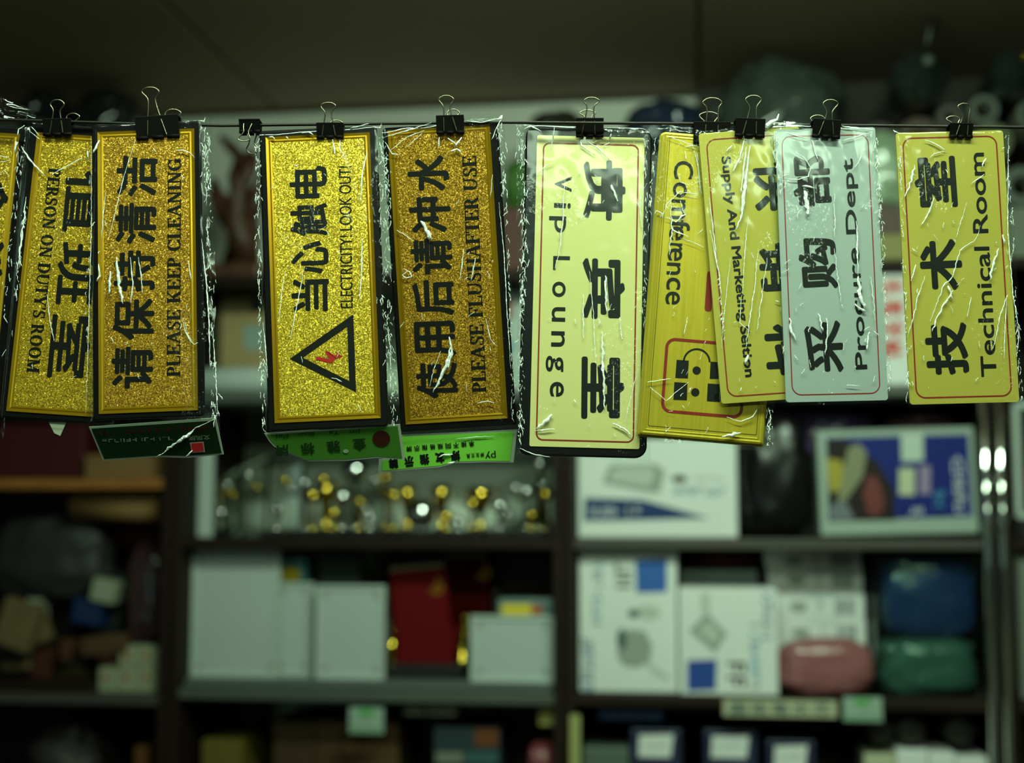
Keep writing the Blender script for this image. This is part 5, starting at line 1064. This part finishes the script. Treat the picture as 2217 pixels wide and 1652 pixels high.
for k, (x0, x1, y, a) in enumerate([(1366, 1476, 1580, 'leftmost'), (1524, 1640, 1582, 'middle'), (1660, 1766, 1604, 'rightmost')]):
    carton('ink_box', a + ' of three navy boxes with white labels at the bottom edge', 'box', x0, y, x1, 1720, 2.64, .14, mat('ink_navy', (.02, .022, .06), .45), zE, group='navy boxes with white labels', prints=[('poly', [(x0 + 18, y + 12), (x1 - 18, y + 10), (x1 - 24, y + 60), (x0 + 16, y + 58)], m_paper, 'white_label'), ('print', ((x0 + 24, y + 34), (x1 - 30, y + 34), 8, 8, 80 + k), m_grey, 'label_print', .0011)])
carton('grey_box', 'grey green box left of the three navy boxes', 'box', 1262, 1620, 1362, 1720, 2.64, .14, mat('slate_card', (.10, .13, .11), .5), zE)
for k, px in enumerate([1905, 1972, 2080]):
    p = at(px, 1582, 2.66); r = (28, 30, 30)[k] * 2.66 / FPX; zc_ = zE + .100
    mb = MB(); mb.lathe([(r * .35, 0), (r, 0), (r, .12), (r * .35, .12)], 30, axis='Y'); o = mb.build('tape_roll', mat('dark_tape', (.035, .03, .026), .4)); o.matrix_world = Matrix.Translation((p.x, 2.66, at(px, 1582, 2.66).z)); tag(o, ('leftmost', 'middle', 'rightmost')[k] + ' of three dark tape rolls above the pale packs', 'tape roll', 'dark tape rolls')
for k, (x0, x1, y, a) in enumerate([(1872, 1940, 1634, 'leftmost'), (1942, 2010, 1624, 'second from left'), (2012, 2070, 1630, 'third from left'), (2072, 2140, 1640, 'rightmost')]):
    carton('paper_pack', a + ' of the pale packs at the bottom right edge', 'pack', x0, y, x1, 1720, 2.645, .14, m_paper if k != 0 else mat('pack_cream', (.5, .5, .34), .5), zE, group='pale packs at the bottom right')
zt_ = at(1980, 1618, 2.66).z

# ---- left unit, goods coloured darker to stand for its shade
m_tan2 = mat('shaded_tan_wood', (0.15, 0.10, 0.04), 0.75, var=.2, vscale=20); m_dimw = mat('shaded_white_card', (.30, .32, .22), .6)
carton('red_box_file', 'dark red box on the orange wooden shelf at the left', 'box', -60, 918, 182, 1034, 2.66, .2, mat('wine_red_card', (.055, .003, .006), .5), zL1)
carton('brown_carton', 'flat brown carton right of the dark red box', 'carton', 184, 984, 356, 1032, 2.64, .2, m_kraft, zL1)
carton('red_box_file', 'second dark red box hidden behind the flat brown carton', 'box', 186, 930, 300, 1034, 2.87, .05, MATS['wine_red_card'], zL1)
p = at(300, 1068, 2.68); p.z = min(p.z, zL1 - .021 - .031)
mb = MB(); mb.lathe([(.02, -.13), (.030, -.13), (.030, .05), (.02, .05)], 24, axis='X'); o = mb.build('paper_roll', m_kraft); o.matrix_world = Matrix.Translation((p.x, 2.68, p.z)); tag(o, 'brown paper roll just under the orange shelf', 'paper roll')
o, _ = lump('orange_bag', 'orange brown cloth bag hanging under the orange shelf', 'bag', 176, 1092, 356, 1190, 2.79, .12, mat('rust_cloth', (.085, .03, .006), .8, bump=.3, bscale=60), None, 51)
o, _ = lump('dark_bag', 'big dark grey plastic bag at the far left', 'bag', -40, 1120, 220, 1300, 2.68, .10, plastic('charcoal_plastic', (.022, .020, .021), .6, coat=0), None, 53)
carton('black_bin', 'black bin holding up the big dark grey bag', 'bin', -60, 1280, 170, 1500, 2.80, .1, m_blk, zLD)
o, _ = lump('black_bag', 'black bag in the left unit behind the tilted white box', 'bag', 176, 1218, 272, 1502, 2.80, .12, plastic('black_sack', (.010, .010, .012), .4), zLD, 55)
o, _ = lump('pink_pouch', 'dim pink clear pouch hanging at the right of the left unit', 'pouch', 268, 1180, 350, 1404, 2.70, .06, plastic('dim_pink_plastic', (.055, .024, .028), .2), None, 57, .15, sq=.6)
carton('blue_packet', 'blue packet under the tilted white box in the left unit', 'packet', 152, 1298, 214, 1352, 2.70, .05, mat('packet_blue', (.006, .02, .09), .5), None, roll=8)
carton('white_packet', 'small tilted white box above the blue packet', 'box', 192, 1254, 242, 1304, 2.69, .04, m_dimw, None, roll=12, prints=[('bars', (214, 1266, 232, 1292), m_grey, 'small_print')])
carton('white_packet', 'small pale packet standing beside the tan wood pieces', 'packet', 62, 1284, 94, 1346, 2.70, .03, m_dimw, None, roll=-6)
for k, (x0, y0, x1, y1, rl, lb) in enumerate([(-20, 1300, 60, 1402, 18, 'large tan wood slab at the left edge'), (40, 1312, 110, 1398, -22, 'tan wood slab leaning right of the left edge'), (0, 1432, 66, 1452, -5, 'thin pale wood stick lying at the far left'), (118, 1450, 200, 1474, 8, 'tan wood block beside the small cream boxes'), (98, 1472, 182, 1498, -4, 'lower tan wood block at the front of the left shelf'), (176, 1376, 272, 1416, -7, 'brown wood block behind the small cream boxes'), (128, 1384, 156, 1430, 0, 'short reddish wood block in the left unit'), (62, 1402, 110, 1470, 12, 'dark red wood block under the tan slabs'), (10, 1460, 50, 1496, 0, 'small dark red wood block at the left edge'), (208, 1420, 256, 1440, 14, 'red wood chip left of the upper cream boxes')]):
    carton('wood_block', lb, 'wood block', x0, y0, x1, y1, 2.62 + .032 * (k % 5), .03, (m_tan2, m_tan2, m_tan2, m_tan2, m_tan2, mat('umber_wood', (.08, .04, .014), .6, var=.2), mat('rust_wood', (.07, .022, .007), .6), mat('red_wood', (.06, .012, .006), .6), MATS.get('red_wood'), MATS.get('red_wood'))[k] or mat('red_wood', (.06, .012, .006), .6), zLD if y1 > 1490 else None, roll=rl, group='wood blocks in the left unit')
carton('block_tray', 'dark tray under the wood blocks in the left unit', 'tray', -60, 1476, 206, 1500, 2.62, .17, m_wood, zLD)
for k, (x0, y0, x1, y1, lb) in enumerate([(213, 1446, 254, 1491, 'bottom left of the five small cream boxes'), (256, 1446, 298, 1491, 'bottom middle of the five small cream boxes'), (300, 1446, 341, 1491, 'bottom right of the five small cream boxes'), (257, 1399, 298, 1445, 'upper left of the five small cream boxes'), (300, 1399, 342, 1445, 'upper right of the five small cream boxes')]):
    carton('cream_box', lb, 'box', x0, y0, x1, y1, 2.63, .05, mat('cream_card', (.30, .31, .20), .6), zLD if k < 3 else at(300, 1446, 2.63).z, group='small cream boxes in the left unit', parts=False, prints=[('rect', (x0 + 12, y0 + 14, x0 + 22, y0 + 26), mat('seal_red', (.4, .06, .04), .5), 'red_seal'), ('print', ((x0 + 8, y1 - 10), (x1 - 8, y1 - 10), 6, 6, 90 + k), m_grey, 'small_lettering')])
o, _ = lump('grey_bundle', 'dim grey bundle on the lowest left shelf', 'bundle', 40, 1560, 200, 1700, 2.68, .2, plastic('dim_grey_plastic', (.03, .022, .023), .6, coat=0), zLD - .27, 61)
carton('orange_pack', 'small orange pack at the bottom of the left unit', 'pack', 290, 1616, 322, 1700, 2.66, .05, mat('pack_orange', (.13, .05, .01), .5), zLD - .27)
for k, (x0, y0, x1, y1, sd, lb) in enumerate([(16, 178, 116, 320, 71, 'dark shiny bag on top of the left unit, left one'), (132, 176, 270, 330, 73, 'dark shiny bag on top of the left unit, right one')]):
    lump('dark_bag', lb, 'bag', x0, y0, x1, y1, 2.68, .2, plastic('glossy_black_plastic', (.012, .012, .013), .12, .8, 30), 1.94 if False else None, sd, .3, group='dark bags on the left unit')
carton('top_crate', 'dark crate under the shiny bags on the left unit', 'crate', -80, 332, 300, 420, 2.66, .26, m_blk, 1.94)
# clear light panel at the left end of the crystal shelf
carton('frosted_divider', 'pale frosted panel at the left end of the crystal shelf', 'panel', 392, 870, 462, 1164, 2.68, .006, m_pale, zC, parts=False)
carton('acrylic_tray', 'frosted tray under the white frames', 'tray', 392, 1473, 1224, 1492, 2.625, .22, mat('frosted_grey', (.11, .12, .12), .3), zD, parts=False)

# ------------------------------------------------------------------ done
bpy.data.objects.remove(_txto); bpy.data.curves.remove(_txt)
